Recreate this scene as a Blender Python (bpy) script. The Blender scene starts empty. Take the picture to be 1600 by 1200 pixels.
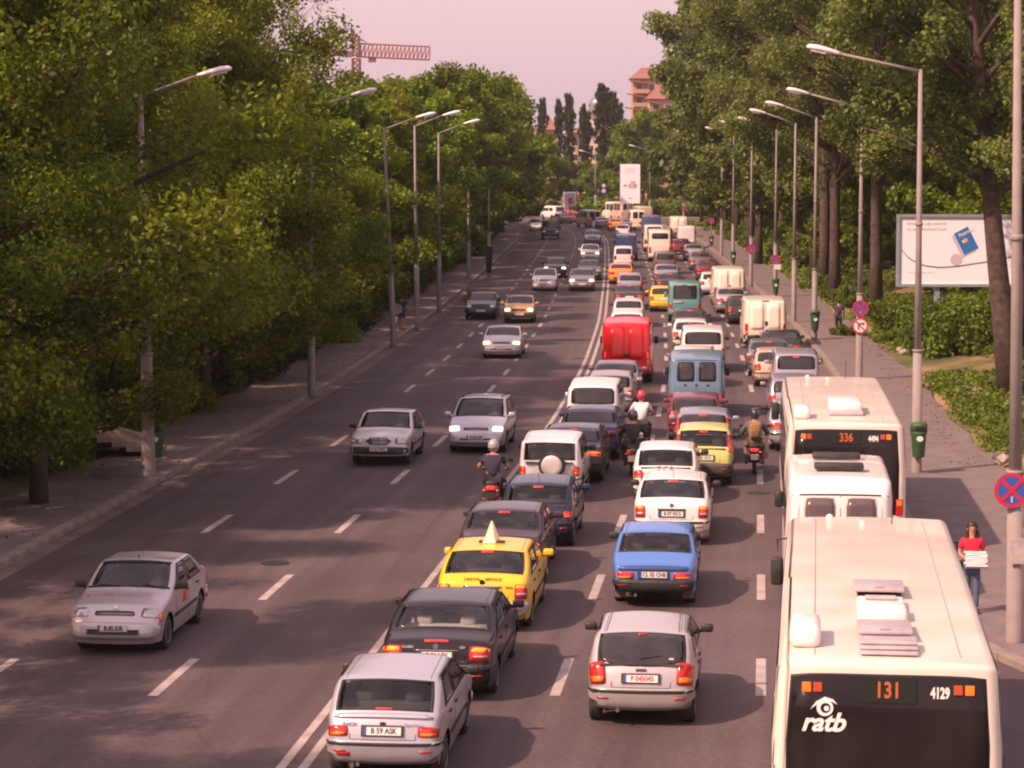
import bpy, bmesh, math, random
import numpy as np
from mathutils import Vector, Matrix
random.seed(11); rng = np.random.default_rng(11)
SC = bpy.context.scene; COL = SC.collection
# ------------------------------------------------------------------ camera, sky, sun, exposure
CAMH = 8.6; FPX = 3900.0; PITCH = math.atan(350.0 / FPX)
cd = bpy.data.cameras.new("camera"); cam = bpy.data.objects.new("camera", cd); COL.objects.link(cam)
cam.location = (0, 0, CAMH); cam.rotation_euler = (math.pi / 2 - PITCH, 0, 0)
cd.sensor_width = 36; cd.lens = 36 * FPX / 1600; cd.clip_start = 0.5; cd.clip_end = 6000
SC.camera = cam
SUN = Vector((-2.7, -1.9, 3.0)).normalized()
W = bpy.data.worlds.new("World"); SC.world = W; W.use_nodes = True
nt = W.node_tree; nt.nodes.clear()
sky = nt.nodes.new("ShaderNodeTexSky"); sky.sky_type = 'NISHITA'; sky.sun_disc = False
sky.sun_elevation = math.asin(SUN.z); sky.sun_rotation = math.atan2(SUN.x, SUN.y); sky.dust_density = 4; sky.air_density = 1.5
mul = nt.nodes.new("ShaderNodeMix"); mul.data_type = 'RGBA'; mul.blend_type = 'MULTIPLY'; mul.inputs[0].default_value = 1
mul.inputs[7].default_value = (1.0, 0.72, 0.62, 1)
bg1 = nt.nodes.new("ShaderNodeBackground"); bg1.inputs[1].default_value = 0.05
bg2 = nt.nodes.new("ShaderNodeBackground"); bg2.inputs[0].default_value = (0.78, 0.55, 0.64, 1); bg2.inputs[1].default_value = 0.54
add = nt.nodes.new("ShaderNodeAddShader"); wo = nt.nodes.new("ShaderNodeOutputWorld")
nt.links.new(sky.outputs[0], mul.inputs[6]); nt.links.new(mul.outputs[2], bg1.inputs[0])
nt.links.new(bg1.outputs[0], add.inputs[0]); nt.links.new(bg2.outputs[0], add.inputs[1]); nt.links.new(add.outputs[0], wo.inputs[0])
sl = bpy.data.lights.new("sun", 'SUN'); sun = bpy.data.objects.new("sun", sl); COL.objects.link(sun)
sl.energy = 4.0; sl.angle = math.radians(0.9); sl.color = (1.0, 0.66, 0.52)
sun.rotation_euler = (-SUN).to_track_quat('-Z', 'Y').to_euler()
SC.view_settings.view_transform = 'Standard'; SC.view_settings.look = 'None'
SC.view_settings.gamma = 1; SC.view_settings.exposure = 0.75; SC.view_settings.use_curve_mapping = False
SC.cycles.max_bounces = 6; SC.cycles.transparent_max_bounces = 12; SC.cycles.diffuse_bounces = 3
SC.cycles.filter_width = 2.1

def G(px, py, h=0.0):
    """world point at height h seen at photo pixel (1600x1200)"""
    c, s = math.cos(PITCH), math.sin(PITCH)
    x = (px - 800) / FPX; u = -(py - 600) / FPX
    d = Vector((x, c + u * s, -s + u * c)); k = (h - CAMH) / d.z
    return Vector((d.x * k, d.y * k, h))
# ------------------------------------------------------------------ road centre line
_T = [(-60,-12.3),(-20,-8.5),(0,-6.6),(20,-4.65),(34.5,-3.15),(51,-1.5),(81,1.42),(104,3.15),(133,4.8),(176,6.65),(222,8.45),(262,9.9),(291,10.4),(310,10.2),(329,9.4),(350,7.6),(380,3.6),(410,-2),(450,-12),(520,-34)]
_yy = np.arange(-60, 521, 1.0); _xx = np.interp(_yy, [a for a, b in _T], [b for a, b in _T])
_k = np.exp(-np.linspace(-2, 2, 31) ** 2); _k /= _k.sum()
_xx = np.convolve(np.pad(_xx, 15, mode='reflect', reflect_type='odd'), _k, mode='valid')
def xc(Y): return float(np.interp(Y, _yy, _xx))
def hd(Y): return (xc(Y + 1) - xc(Y - 1)) / 2
def R(t, Y, z=0.0): return (xc(Y) + t, Y, z)
# ------------------------------------------------------------------ materials
MATS = {}
def mat(name, col=(.5,.5,.5), rough=.6, metal=0.0, spec=.5, coat=0.0, emit=None, es=0.0, noise=None, bump=0.0):
    """noise = (scale, amount, second colour or None)"""
    if name in MATS: return MATS[name]
    m = bpy.data.materials.new(name); m.use_nodes = True; n = m.node_tree; b = n.nodes["Principled BSDF"]
    b.inputs["Base Color"].default_value = (*col, 1); b.inputs["Roughness"].default_value = rough
    b.inputs["Metallic"].default_value = metal; b.inputs["Specular IOR Level"].default_value = spec
    b.inputs["Coat Weight"].default_value = coat; b.inputs["Coat Roughness"].default_value = .06
    if emit: b.inputs["Emission Color"].default_value = (*emit, 1); b.inputs["Emission Strength"].default_value = es
    if noise or bump:
        tc = n.nodes.new("ShaderNodeTexCoord"); no = n.nodes.new("ShaderNodeTexNoise")
        no.inputs["Scale"].default_value = noise[0] if noise else 20; no.inputs["Detail"].default_value = 6
        n.links.new(tc.outputs["Object"], no.inputs["Vector"])
        if noise:
            r = n.nodes.new("ShaderNodeMapRange"); r.inputs[1].default_value = .35; r.inputs[2].default_value = .68
            r.inputs[4].default_value = noise[1]; n.links.new(no.outputs[0], r.inputs[0])
            mx = n.nodes.new("ShaderNodeMix"); mx.data_type = 'RGBA'
            mx.inputs[6].default_value = (*col, 1)
            c2 = noise[2] if len(noise) > 2 and noise[2] else tuple(c * .5 for c in col)
            mx.inputs[7].default_value = (*c2, 1)
            n.links.new(r.outputs[0], mx.inputs[0]); n.links.new(mx.outputs[2], b.inputs["Base Color"])
        if bump:
            bp = n.nodes.new("ShaderNodeBump"); bp.inputs[0].default_value = bump; bp.inputs[1].default_value = .02
            n.links.new(no.outputs[0], bp.inputs["Height"]); n.links.new(bp.outputs[0], b.inputs["Normal"])
    MATS[name] = m; return m
def paint(name, col, metal=0.0, rough=.32):
    """car paint: clear coat, dust film and grime towards the sills"""
    name = "paint_" + name
    if name in MATS: return MATS[name]
    m = bpy.data.materials.new(name); m.use_nodes = True; n = m.node_tree; b = n.nodes["Principled BSDF"]
    b.inputs["Roughness"].default_value = .18 if max(col) < .12 else rough; b.inputs["Metallic"].default_value = metal if max(col) >= .12 else 0
    dk_ = max(col) < .12
    b.inputs["Coat Weight"].default_value = .22 if dk_ else .5; b.inputs["Coat Roughness"].default_value = .05; b.inputs["Specular IOR Level"].default_value = .28 if dk_ else .5
    tc = n.nodes.new("ShaderNodeTexCoord"); no = n.nodes.new("ShaderNodeTexNoise"); no.inputs["Scale"].default_value = 3.5; no.inputs["Detail"].default_value = 7
    n.links.new(tc.outputs["Object"], no.inputs["Vector"])
    sp = n.nodes.new("ShaderNodeSeparateXYZ"); n.links.new(tc.outputs["Object"], sp.inputs[0])
    mr = n.nodes.new("ShaderNodeMapRange"); mr.inputs[1].default_value = .95; mr.inputs[2].default_value = .25; mr.inputs[3].default_value = .03; mr.inputs[4].default_value = .6
    n.links.new(sp.outputs[2], mr.inputs[0])
    mm = n.nodes.new("ShaderNodeMath"); mm.operation = 'MULTIPLY'; n.links.new(mr.outputs[0], mm.inputs[0]); n.links.new(no.outputs[0], mm.inputs[1])
    mx = n.nodes.new("ShaderNodeMix"); mx.data_type = 'RGBA'; mx.inputs[6].default_value = (*col, 1); mx.inputs[7].default_value = (*[min(.17, c*.5+.035) for c in col], 1)
    n.links.new(mm.outputs[0], mx.inputs[0]); n.links.new(mx.outputs[2], b.inputs["Base Color"])
    MATS[name] = m; return m
def glassmat():
    if "window_glass" in MATS: return MATS["window_glass"]
    m = bpy.data.materials.new("window_glass"); m.use_nodes = True; n = m.node_tree; n.nodes.clear()
    t = n.nodes.new("ShaderNodeBsdfTransparent"); t.inputs[0].default_value = (.72, .75, .74, 1)
    g = n.nodes.new("ShaderNodeBsdfGlossy"); g.inputs["Roughness"].default_value = .05; g.inputs[0].default_value = (.9,.9,.9,1)
    f = n.nodes.new("ShaderNodeFresnel"); f.inputs[0].default_value = 1.6
    mx = n.nodes.new("ShaderNodeMixShader"); o = n.nodes.new("ShaderNodeOutputMaterial")
    tc = n.nodes.new("ShaderNodeTexCoord"); no = n.nodes.new("ShaderNodeTexNoise"); no.inputs["Scale"].default_value = 2.2; n.links.new(tc.outputs["Object"], no.inputs["Vector"])
    d = n.nodes.new("ShaderNodeBsdfDiffuse"); d.inputs[0].default_value = (.18,.16,.15,1)
    mr = n.nodes.new("ShaderNodeMapRange"); mr.inputs[1].default_value = .4; mr.inputs[2].default_value = .8; mr.inputs[4].default_value = .14; n.links.new(no.outputs[0], mr.inputs[0])
    m2 = n.nodes.new("ShaderNodeMixShader"); n.links.new(mr.outputs[0], m2.inputs[0]); n.links.new(t.outputs[0], m2.inputs[1]); n.links.new(d.outputs[0], m2.inputs[2])
    n.links.new(f.outputs[0], mx.inputs[0]); n.links.new(m2.outputs[0], mx.inputs[1]); n.links.new(g.outputs[0], mx.inputs[2]); n.links.new(mx.outputs[0], o.inputs[0])
    MATS["window_glass"] = m; return m
GLASS = glassmat()
DGLASS = mat("dark_glass", (.016,.015,.015), .06, 0, .7, noise=(2.5, .8, (.045,.038,.038)))
BGLASS = mat("tinted_bus_glass", (.010,.008,.009), .12, 0, .3, noise=(1.1, .8, (.026,.02,.02)))
BLACK = mat("black_plastic", (.018,.017,.017), .55, noise=(8, .6, (.05,.045,.04)))
SEAL = mat("rubber_seal", (.012,.012,.012), .5)
RUBBER = mat("tyre_rubber", (.02,.019,.019), .85, noise=(15, .5, (.05,.045,.04)))
RIM = mat("wheel_alloy", (.42,.40,.40), .35, .7, noise=(12,.5))
STEELRIM = mat("steel_wheel", (.18,.17,.17), .5, .4, noise=(12,.5))
INT = mat("interior_fabric", (.07,.065,.065), .9, noise=(20,.5))
INTL = mat("interior_fabric_light", (.62,.58,.56), .9, noise=(20,.4))
LRED = mat("tail_lamp_red", (.45,.012,.012), .18, 0, .6, .5, noise=(40,.5,(.25,.005,.005)))
LBRAKE = mat("brake_lamp_lit", (.8,.02,.02), .2, emit=(1,.05,.025), es=.55)
LAMBER = mat("indicator_amber", (.75,.20,.02), .2, coat=.5)
LAMBERON = mat("indicator_lit", (.9,.3,.03), .2, emit=(1,.20,.01), es=.6)
LCLEAR = mat("lamp_clear", (.62,.58,.58), .12, .3, .8, .8)
LHEAD = mat("headlamp_lens", (.55,.53,.55), .1, .6, .8, .9, noise=(22,.6,(.2,.2,.22)))
LHEADON = mat("headlamp_lit", (.9,.85,.7), .2, emit=(1,.84,.5), es=1.2)
PLATE = mat("plate_white", (.72,.70,.66), .4, noise=(30,.35,(.4,.37,.34)))
PBLUE = mat("plate_blue", (.03,.08,.35), .4)
INK = mat("ink_black", (.02,.02,.02), .6)
CHROME = mat("chrome_trim", (.6,.58,.58), .15, 1.0)
WHITEP = mat("white_trim", (.75,.72,.70), .5)
# ------------------------------------------------------------------ object helpers
def mesh(name, v, f, m=None, smooth=False, m2=None, fm=None):
    me = bpy.data.meshes.new(name); me.from_pydata([tuple(a) for a in v], [], f)
    if m: me.materials.append(m)
    if m2: me.materials.append(m2)
    if fm is not None: me.polygons.foreach_set("material_index", fm)
    if smooth: me.polygons.foreach_set("use_smooth", [True] * len(me.polygons))
    me.update(); return me
def link(name, me, parent=None, loc=(0,0,0), rot=(0,0,0), scale=None):
    o = bpy.data.objects.new(name, me); COL.objects.link(o); o.location = loc; o.rotation_euler = rot
    if scale: o.scale = scale
    if parent: o.parent = parent
    return o
def thing(name, label, cat, loc=(0,0,0), rz=0, group=None):
    o = bpy.data.objects.new(name, None); COL.objects.link(o); o.location = loc; o.rotation_euler = (0,0,rz)
    o.empty_display_size = .2
    o["label"] = label; o["category"] = cat
    if group: o["group"] = group
    return o
def kind(o, k): o["kind"] = k; return o
class MB:
    """collects boxes, tubes and lathes; build() links them as one mesh"""
    def __init__(s): s.v = []; s.f = []
    def add(s, v, f):
        n = len(s.v); s.v += [tuple(a) for a in v]; s.f += [tuple(i + n for i in q) for q in f]; return s
    def box(s, c, d, rz=0, rx=0, ry=0, bev=0.0):
        hx, hy, hz = d[0]/2, d[1]/2, d[2]/2
        if bev > 0:
            b = min(bev, hx*.9, hy*.9, hz*.9); v = []; f = []
            bm = bmesh.new(); bmesh.ops.create_cube(bm, size=1); bmesh.ops.scale(bm, vec=d, verts=bm.verts)
            bmesh.ops.bevel(bm, geom=bm.edges[:], offset=b, segments=2, affect='EDGES', profile=.5)
            v = [x.co.copy() for x in bm.verts]; bm.verts.index_update(); f = [[x.index for x in q.verts] for q in bm.faces]; bm.free()
        else:
            v = [Vector((x, y, z)) for x in (-hx, hx) for y in (-hy, hy) for z in (-hz, hz)]
            f = [(0,1,3,2),(4,6,7,5),(0,4,5,1),(2,3,7,6),(0,2,6,4),(1,5,7,3)]
        M = Matrix.Translation(c) @ Matrix.Rotation(rz, 4, 'Z') @ Matrix.Rotation(ry, 4, 'Y') @ Matrix.Rotation(rx, 4, 'X')
        return s.add([M @ a for a in v], f)
    def tube(s, pts, rad, n=8, cap=True):
        pts = [Vector(p) for p in pts]
        if not hasattr(rad, '__len__'): rad = [rad] * len(pts)
        v = []; f = []; ref = None
        for i, p in enumerate(pts):
            d = (pts[min(i+1, len(pts)-1)] - pts[max(i-1, 0)]).normalized()
            if ref is None: ref = Vector((0,0,1)) if abs(d.z) < .9 else Vector((1,0,0))
            a = d.cross(ref).normalized(); b = d.cross(a); ref = a.cross(d) if False else ref
            for k in range(n):
                t = 2*math.pi*k/n; v.append(p + (a*math.cos(t) + b*math.sin(t)) * rad[i])
        for i in range(len(pts)-1):
            for k in range(n):
                k2 = (k+1) % n; f.append((i*n+k, i*n+k2, (i+1)*n+k2, (i+1)*n+k))
        if cap: f.append(tuple(range(n))[::-1]); f.append(tuple((len(pts)-1)*n + k for k in range(n)))
        return s.add(v, f)
    def lathe(s, prof, n=16, axis='Z', c=(0,0,0)):
        v = []; f = []
        for r, h in prof:
            for k in range(n):
                t = 2*math.pi*k/n
                if axis == 'Z': p = (r*math.cos(t), r*math.sin(t), h)
                elif axis == 'X': p = (h, r*math.cos(t), r*math.sin(t))
                else: p = (r*math.cos(t), h, r*math.sin(t))
                v.append((p[0]+c[0], p[1]+c[1], p[2]+c[2]))
        for i in range(len(prof)-1):
            for k in range(n):
                k2 = (k+1) % n; f.append((i*n+k, i*n+k2, (i+1)*n+k2, (i+1)*n+k))
        f.append(tuple(range(n))[::-1]); f.append(tuple((len(prof)-1)*n+k for k in range(n)))
        return s.add(v, f)
    def poly(s, pts, y0, y1):
        """outline in xz extruded from y0 to y1"""
        n = len(pts); v = [(p[0], y0, p[1]) for p in pts] + [(p[0], y1, p[1]) for p in pts]
        f = [tuple(range(n)), tuple(range(n, 2*n))[::-1]] + [(i, i+n, (i+1) % n + n, (i+1) % n) for i in range(n)]
        return s.add(v, f)
    def mesh(s, name, m, smooth=False):
        me = mesh(name, s.v, s.f, m, smooth)
        bm = bmesh.new(); bm.from_mesh(me); bmesh.ops.recalc_face_normals(bm, faces=bm.faces); bm.to_mesh(me); bm.free()
        return me
    def build(s, name, m, parent=None, smooth=False, **k): return link(name, s.mesh(name, m, smooth), parent, **k)
_tc = {}
def textmesh(txt, size, ext=.004, bold=.0, sx=1.0, shear=0.0, m=INK):
    key = (txt, size, ext, bold, sx, shear, m.name)
    if key in _tc: return _tc[key]
    c = bpy.data.curves.new("t", 'FONT'); c.body = txt; c.size = size; c.extrude = ext; c.offset = bold; c.shear = shear
    c.align_x = 'CENTER'; c.align_y = 'CENTER'; c.resolution_u = 3
    o = bpy.data.objects.new("t", c); COL.objects.link(o)
    dg = bpy.context.evaluated_depsgraph_get(); me = bpy.data.meshes.new_from_object(o.evaluated_get(dg))
    bpy.data.objects.remove(o); bpy.data.curves.remove(c)
    me.transform(Matrix.Diagonal((sx, 1, 1, 1))); me.materials.clear(); me.materials.append(m); me.name = "lettering"
    _tc[key] = me; return me
# ------------------------------------------------------------------ ground, road, pavements
def tr(Y):   # right kerb line
    return 10.0 + (0 if Y > 47 else (47 - Y) ** 2 * .035)
def tor(Y):  # outer edge of right pavement
    return 13.15 + .12*math.sin(Y*.21) + .07*math.sin(Y*.83) + (0 if Y > 69 else (69 - Y) * .28)
def tol(Y): return -12.3 + .12*math.sin(Y*.27) + .1*math.sin(Y*.9)
def strip(name, t0, t1, Y0, Y1, dy, z, m, n=1, parent=None):
    ys = np.arange(Y0, Y1 + dy*.5, dy); v = []; uv = []; f = []
    for Y in ys:
        a = t0(Y) if callable(t0) else t0; b = t1(Y) if callable(t1) else t1
        for k in range(n+1):
            t = a + (b-a)*k/n; zz = z(t, Y) if callable(z) else z
            v.append((xc(Y)+t, Y, zz)); uv.append((t, Y))
    for i in range(len(ys)-1):
        for k in range(n):
            q = i*(n+1)+k; f.append((q, q+1, q+n+2, q+n+1))
    me = mesh(name, v, f, m, True); ul = me.uv_layers.new(name="road"); 
    li = np.zeros(len(me.loops), dtype=np.int32); me.loops.foreach_get("vertex_index", li)
    ul.data.foreach_set("uv", np.array(uv, dtype=np.float32)[li].ravel())
    return link(name, me, parent)
def asphalt():
    m = bpy.data.materials.new("asphalt"); m.use_nodes = True; n = m.node_tree; b = n.nodes["Principled BSDF"]
    uv = n.nodes.new("ShaderNodeUVMap"); uv.uv_map = "road"
    def noise(sc, det, vscale=None):
        t = n.nodes.new("ShaderNodeTexNoise"); t.inputs["Scale"].default_value = sc; t.inputs["Detail"].default_value = det
        if vscale:
            mp = n.nodes.new("ShaderNodeMapping"); mp.inputs["Scale"].default_value = vscale; n.links.new(uv.outputs[0], mp.inputs[0]); n.links.new(mp.outputs[0], t.inputs[0])
        else: n.links.new(uv.outputs[0], t.inputs[0])
        return t
    a = noise(9, 8); c = noise(.35, 4); s = noise(1, 5, (1.6, .035, 1))
    r1 = n.nodes.new("ShaderNodeMapRange"); r1.inputs[1].default_value=.3; r1.inputs[2].default_value=.7; r1.inputs[3].default_value=.82; r1.inputs[4].default_value=1.18; n.links.new(a.outputs[0], r1.inputs[0])
    r2 = n.nodes.new("ShaderNodeMapRange"); r2.inputs[1].default_value=.3; r2.inputs[2].default_value=.7; r2.inputs[3].default_value=.88; r2.inputs[4].default_value=1.12; n.links.new(c.outputs[0], r2.inputs[0])
    r3 = n.nodes.new("ShaderNodeMapRange"); r3.inputs[1].default_value=.35; r3.inputs[2].default_value=.65; r3.inputs[3].default_value=.80; r3.inputs[4].default_value=1.15; n.links.new(s.outputs[0], r3.inputs[0])
    # oil darkened band along each lane centre
    sp = n.nodes.new("ShaderNodeSeparateXYZ"); n.links.new(uv.outputs[0], sp.inputs[0])
    w = n.nodes.new("ShaderNodeMath"); w.operation='MULTIPLY'; w.inputs[1].default_value = 2*math.pi/3.3; n.links.new(sp.outputs[0], w.inputs[0])
    cs = n.nodes.new("ShaderNodeMath"); cs.operation='COSINE'; n.links.new(w.outputs[0], cs.inputs[0])
    r4 = n.nodes.new("ShaderNodeMapRange"); r4.inputs[1].default_value=-1; r4.inputs[2].default_value=0; r4.inputs[3].default_value=.86; r4.inputs[4].default_value=1.0; n.links.new(cs.outputs[0], r4.inputs[0])
    def mm(x, y):
        q = n.nodes.new("ShaderNodeMath"); q.operation='MULTIPLY'; n.links.new(x, q.inputs[0]); n.links.new(y, q.inputs[1]); return q.outputs[0]
    tot = mm(mm(r1.outputs[0], r2.outputs[0]), mm(r3.outputs[0], r4.outputs[0]))
    # cracks and patches
    vo = n.nodes.new("ShaderNodeTexVoronoi"); vo.feature='DISTANCE_TO_EDGE'; vo.inputs["Scale"].default_value=.22; n.links.new(uv.outputs[0], vo.inputs[0])
    cr = n.nodes.new("ShaderNodeMapRange"); cr.inputs[1].default_value=0; cr.inputs[2].default_value=.006; cr.inputs[3].default_value=.8; cr.inputs[4].default_value=1; n.links.new(vo.outputs[0], cr.inputs[0])
    tot = mm(tot, cr.outputs[0])
    hs = n.nodes.new("ShaderNodeMix"); hs.data_type='RGBA'; hs.blend_type='MULTIPLY'; hs.inputs[0].default_value=1
    hs.inputs[6].default_value = (.094,.068,.070,1); n.links.new(tot, hs.inputs[7]); n.links.new(hs.outputs[2], b.inputs["Base Color"])
    b.inputs["Roughness"].default_value = .78; b.inputs["Specular IOR Level"].default_value=.35
    bp = n.nodes.new("ShaderNodeBump"); bp.inputs[0].default_value=.35; bp.inputs[1].default_value=.01; n.links.new(a.outputs[0], bp.inputs["Height"]); n.links.new(bp.outputs[0], b.inputs["Normal"])
    return m
ASPH = asphalt()
PAVE = mat("pavement_asphalt", (.185,.145,.140), .9, noise=(1.4,.8,(.125,.100,.096)), bump=.3)
KERBM = mat("kerb_concrete", (.27,.225,.19), .85, noise=(1.5,.8,(.17,.14,.11)), bump=.3)
LINE = mat("road_paint", (.44,.38,.35), .75, noise=(2.2,.75,(.25,.21,.2)))
def ground_z(t, Y):
    z = -.05
    if t < -12.2: z = .11 + min(3.0, (-12.2 - t)*.10) + .12*math.sin(t*.5+Y*.13)*min(1, (-12.2-t)*.3)
    elif t > 13.1:
        e = max(13.1, tor(Y)-.05)
        if Y < 36: return -.05
        z = (.11 if t <= e else .11 + min(2.2, (t-e)*.13) + .15*math.sin(t*.45+Y*.11)*min(1, (t-e)*.3))
    if Y > 335 and t > 0: z = -.05
    return z
GM = bpy.data.materials.new("verge_ground"); GM.use_nodes = True
_n = GM.node_tree; _b = _n.nodes["Principled BSDF"]; _b.inputs["Roughness"].default_value = .95
_tc0 = _n.nodes.new("ShaderNodeTexCoord"); _no = _n.nodes.new("ShaderNodeTexNoise"); _no.inputs["Scale"].default_value=.16; _no.inputs["Detail"].default_value=8
_n2 = _n.nodes.new("ShaderNodeTexNoise"); _n2.inputs["Scale"].default_value=5; _n2.inputs["Detail"].default_value=6
_cr = _n.nodes.new("ShaderNodeValToRGB"); e = _cr.color_ramp.elements
e[0].position=.36; e[0].color=(.07,.08,.022,1); e[1].position=.62; e[1].color=(.30,.19,.09,1); _m = e.new(.48); _m.color=(.12,.11,.035,1)
_mx = _n.nodes.new("ShaderNodeMix"); _mx.data_type='RGBA'; _mx.blend_type='OVERLAY'; _mx.inputs[0].default_value=.6
for t_ in (_no,_n2): _n.links.new(_tc0.outputs["Object"], t_.inputs["Vector"])
_n.links.new(_no.outputs[0], _cr.inputs[0]); _n.links.new(_cr.outputs[0], _mx.inputs[6]); _n.links.new(_n2.outputs[0], _mx.inputs[7]); _n.links.new(_mx.outputs[2], _b.inputs["Base Color"])
# one sheet to the horizon
ts = [-3000,-800,-250,-120,-70]+list(np.arange(-50,-12,2.0))+[-12.2,-9,0,8,13.1]+list(np.arange(13.6,22,.8))+list(np.arange(22,50,2.0))+[70,120,250,800,3000]
Ys = list(np.arange(-60,340,2.5))+list(np.arange(340,520,10))+[600,800,1200,2000,4000]
v=[];f=[]
for Y in Ys:
    for t in ts: v.append((xc(min(Y,345))+t, Y, ground_z(t,Y)))
nn=len(ts)
for i in range(len(Ys)-1):
    for k in range(nn-1): q=i*nn+k; f.append((q,q+1,q+nn+1,q+nn))
kind(link("ground", mesh("ground", v, f, GM, True)), "structure")
road = kind(strip("road", lambda Y: -9.42 if Y<345 else -9.42, lambda Y: tr(Y)+.1 if Y>36 else 30, -58, 515, 1.0, 0.0, ASPH, 10), "structure")
# crossing carriageway at the far junction
cross = kind(strip("junction_road", lambda Y: 9.0, lambda Y: 60, 338, 372, 2, -.006, ASPH, 8), "structure")
rp = kind(strip("pavement_right", lambda Y: tr(Y)+.28, tor, 40.5, 336, 1.0, .12, PAVE, 3), "structure")
lp = kind(strip("pavement_left", tol, -9.68, -58, 345, 1.0, .12, PAVE, 3), "structure")
def kerb(parent, side, Y0, Y1, near):
    """kerb stones one metre long; far ones joined"""
    far = MB(); Y = Y0; i = 0
    while Y < Y1:
        L = 1.0
        t = (tr(Y+.5)+.14) if side > 0 else -9.54
        t0 = (tr(Y)+.14) if side > 0 else -9.54; t1 = (tr(Y+1)+.14) if side > 0 else -9.54
        a = Vector((xc(Y)+t0, Y, 0)); b = Vector((xc(Y+L)+t1, Y+L, 0)); c = (a+b)/2; ang = math.atan2(-(b.x-a.x), b.y-a.y); ln = (b-a).length
        dz = random.uniform(-.008,.008)
        if Y < near:
            MB().box((0,0,0), (.26, ln-.02, .26), bev=.02).build("kerb_stone", KERBM, parent, loc=(c.x+random.uniform(-.006,.006), c.y, .012+dz), rot=(0,0,ang+random.uniform(-.004,.004)))
        else: far.box((c.x, c.y, .012+dz), (.26, ln-.02, .26), rz=ang)
        Y += L; i += 1
    kind(far.build("kerb_run", KERBM, parent), "stuff")
kerb(lp, -1, 48, 345, 112); kerb(rp, 1, 38.5, 336, 96)
# lane markings
def mark(t, Y0, Y1, w, name="lane_dash", z=.005, parent=road):
    return strip(name, t-w/2, t+w/2, Y0, Y1, (Y1-Y0)/max(1, round((Y1-Y0)/3)), z, LINE, 1, parent)
def centre_line(t, name):
    o = strip(name, t-.07, t+.07, -55, 480, 1.5, .005, LINE, 1, road); return o
centre_line(-.16, "centre_line"); centre_line(.16, "centre_line")
for t in (-6.25, -3.15, 3.33, 6.65):
    Y = 41.1 - 4.4*2 - 1.5 - (8.8*3 if False else 0); far = []
    Y = 41.1 - 8.8*4 - 1.5
    while Y < 325:
        if Y < 112: mark(t, Y, Y+3.0, .17)
        else: far.append(Y)
        Y += 8.8 if Y < 92 else 7.3
    v=[];f=[]
    for Y in far:
        n0=len(v); v += [R(t-.08,Y,.005),R(t+.08,Y,.005),R(t+.08,Y+2.8,.005),R(t-.08,Y+2.8,.005)]; f.append((n0,n0+1,n0+2,n0+3))
    kind(link("lane_dashes_far", mesh("lane_dashes_far", v, f, LINE), road), "stuff")
# gutter grime strips beside the kerbs
GUT = mat("gutter_dirt", (.19,.14,.11), .95, noise=(.9,1.0,(.10,.082,.078)))
strip("gutter_dirt", -9.4, -8.95, 40, 330, 1.0, .004, GUT, 1, road); strip("gutter_dirt", lambda Y: tr(Y)-.5, lambda Y: tr(Y)+.02, 48, 330, 1.0, .004, GUT, 1, road)
PATCH = mat("asphalt_patch",(.070,.054,.056),.85,noise=(2.0,.8,(.092,.070,.072))); TAR = mat("crack_sealant",(.035,.028,.029),.7)
def patch(t, Y, w, l, m=PATCH):
    v = []; n = 14
    for k in range(n):
        a = 2*math.pi*k/n; sx = math.copysign(abs(math.cos(a))**.35, math.cos(a)); sy = math.copysign(abs(math.sin(a))**.35, math.sin(a)); v.append(R(t+sx*w/2+random.uniform(-.04,.04), Y+sy*l/2+random.uniform(-.08,.08), .0035))
    link("asphalt_patch", mesh("asphalt_patch", v, [tuple(range(n))], m), road)
for q in ((-5.0,47,1.1,3.2),(-7.8,55,1.4,2.2),(-1.6,59,.9,4.5),(5.2,33.6,1.0,1.6),(4.8,42.6,.8,1.3),(-4.6,80,1.6,5),(-8.0,92,1.2,6),(5.0,62.5,1.2,2.4),(-2.0,118,1.8,8)): patch(*q)
MAN = mat("manhole_iron", (.05,.045,.045), .6, .5, noise=(20,.5))
for (x,y) in ((640,1090),(430,880),(905,560),(1185,770)):
    p=G(x,y,.006); MB().lathe([(.3,-.004),(.32,.0),(.28,.004),(.27,.002)],20).build("manhole_cover", MAN, road, loc=(p.x,p.y,.008))
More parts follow.
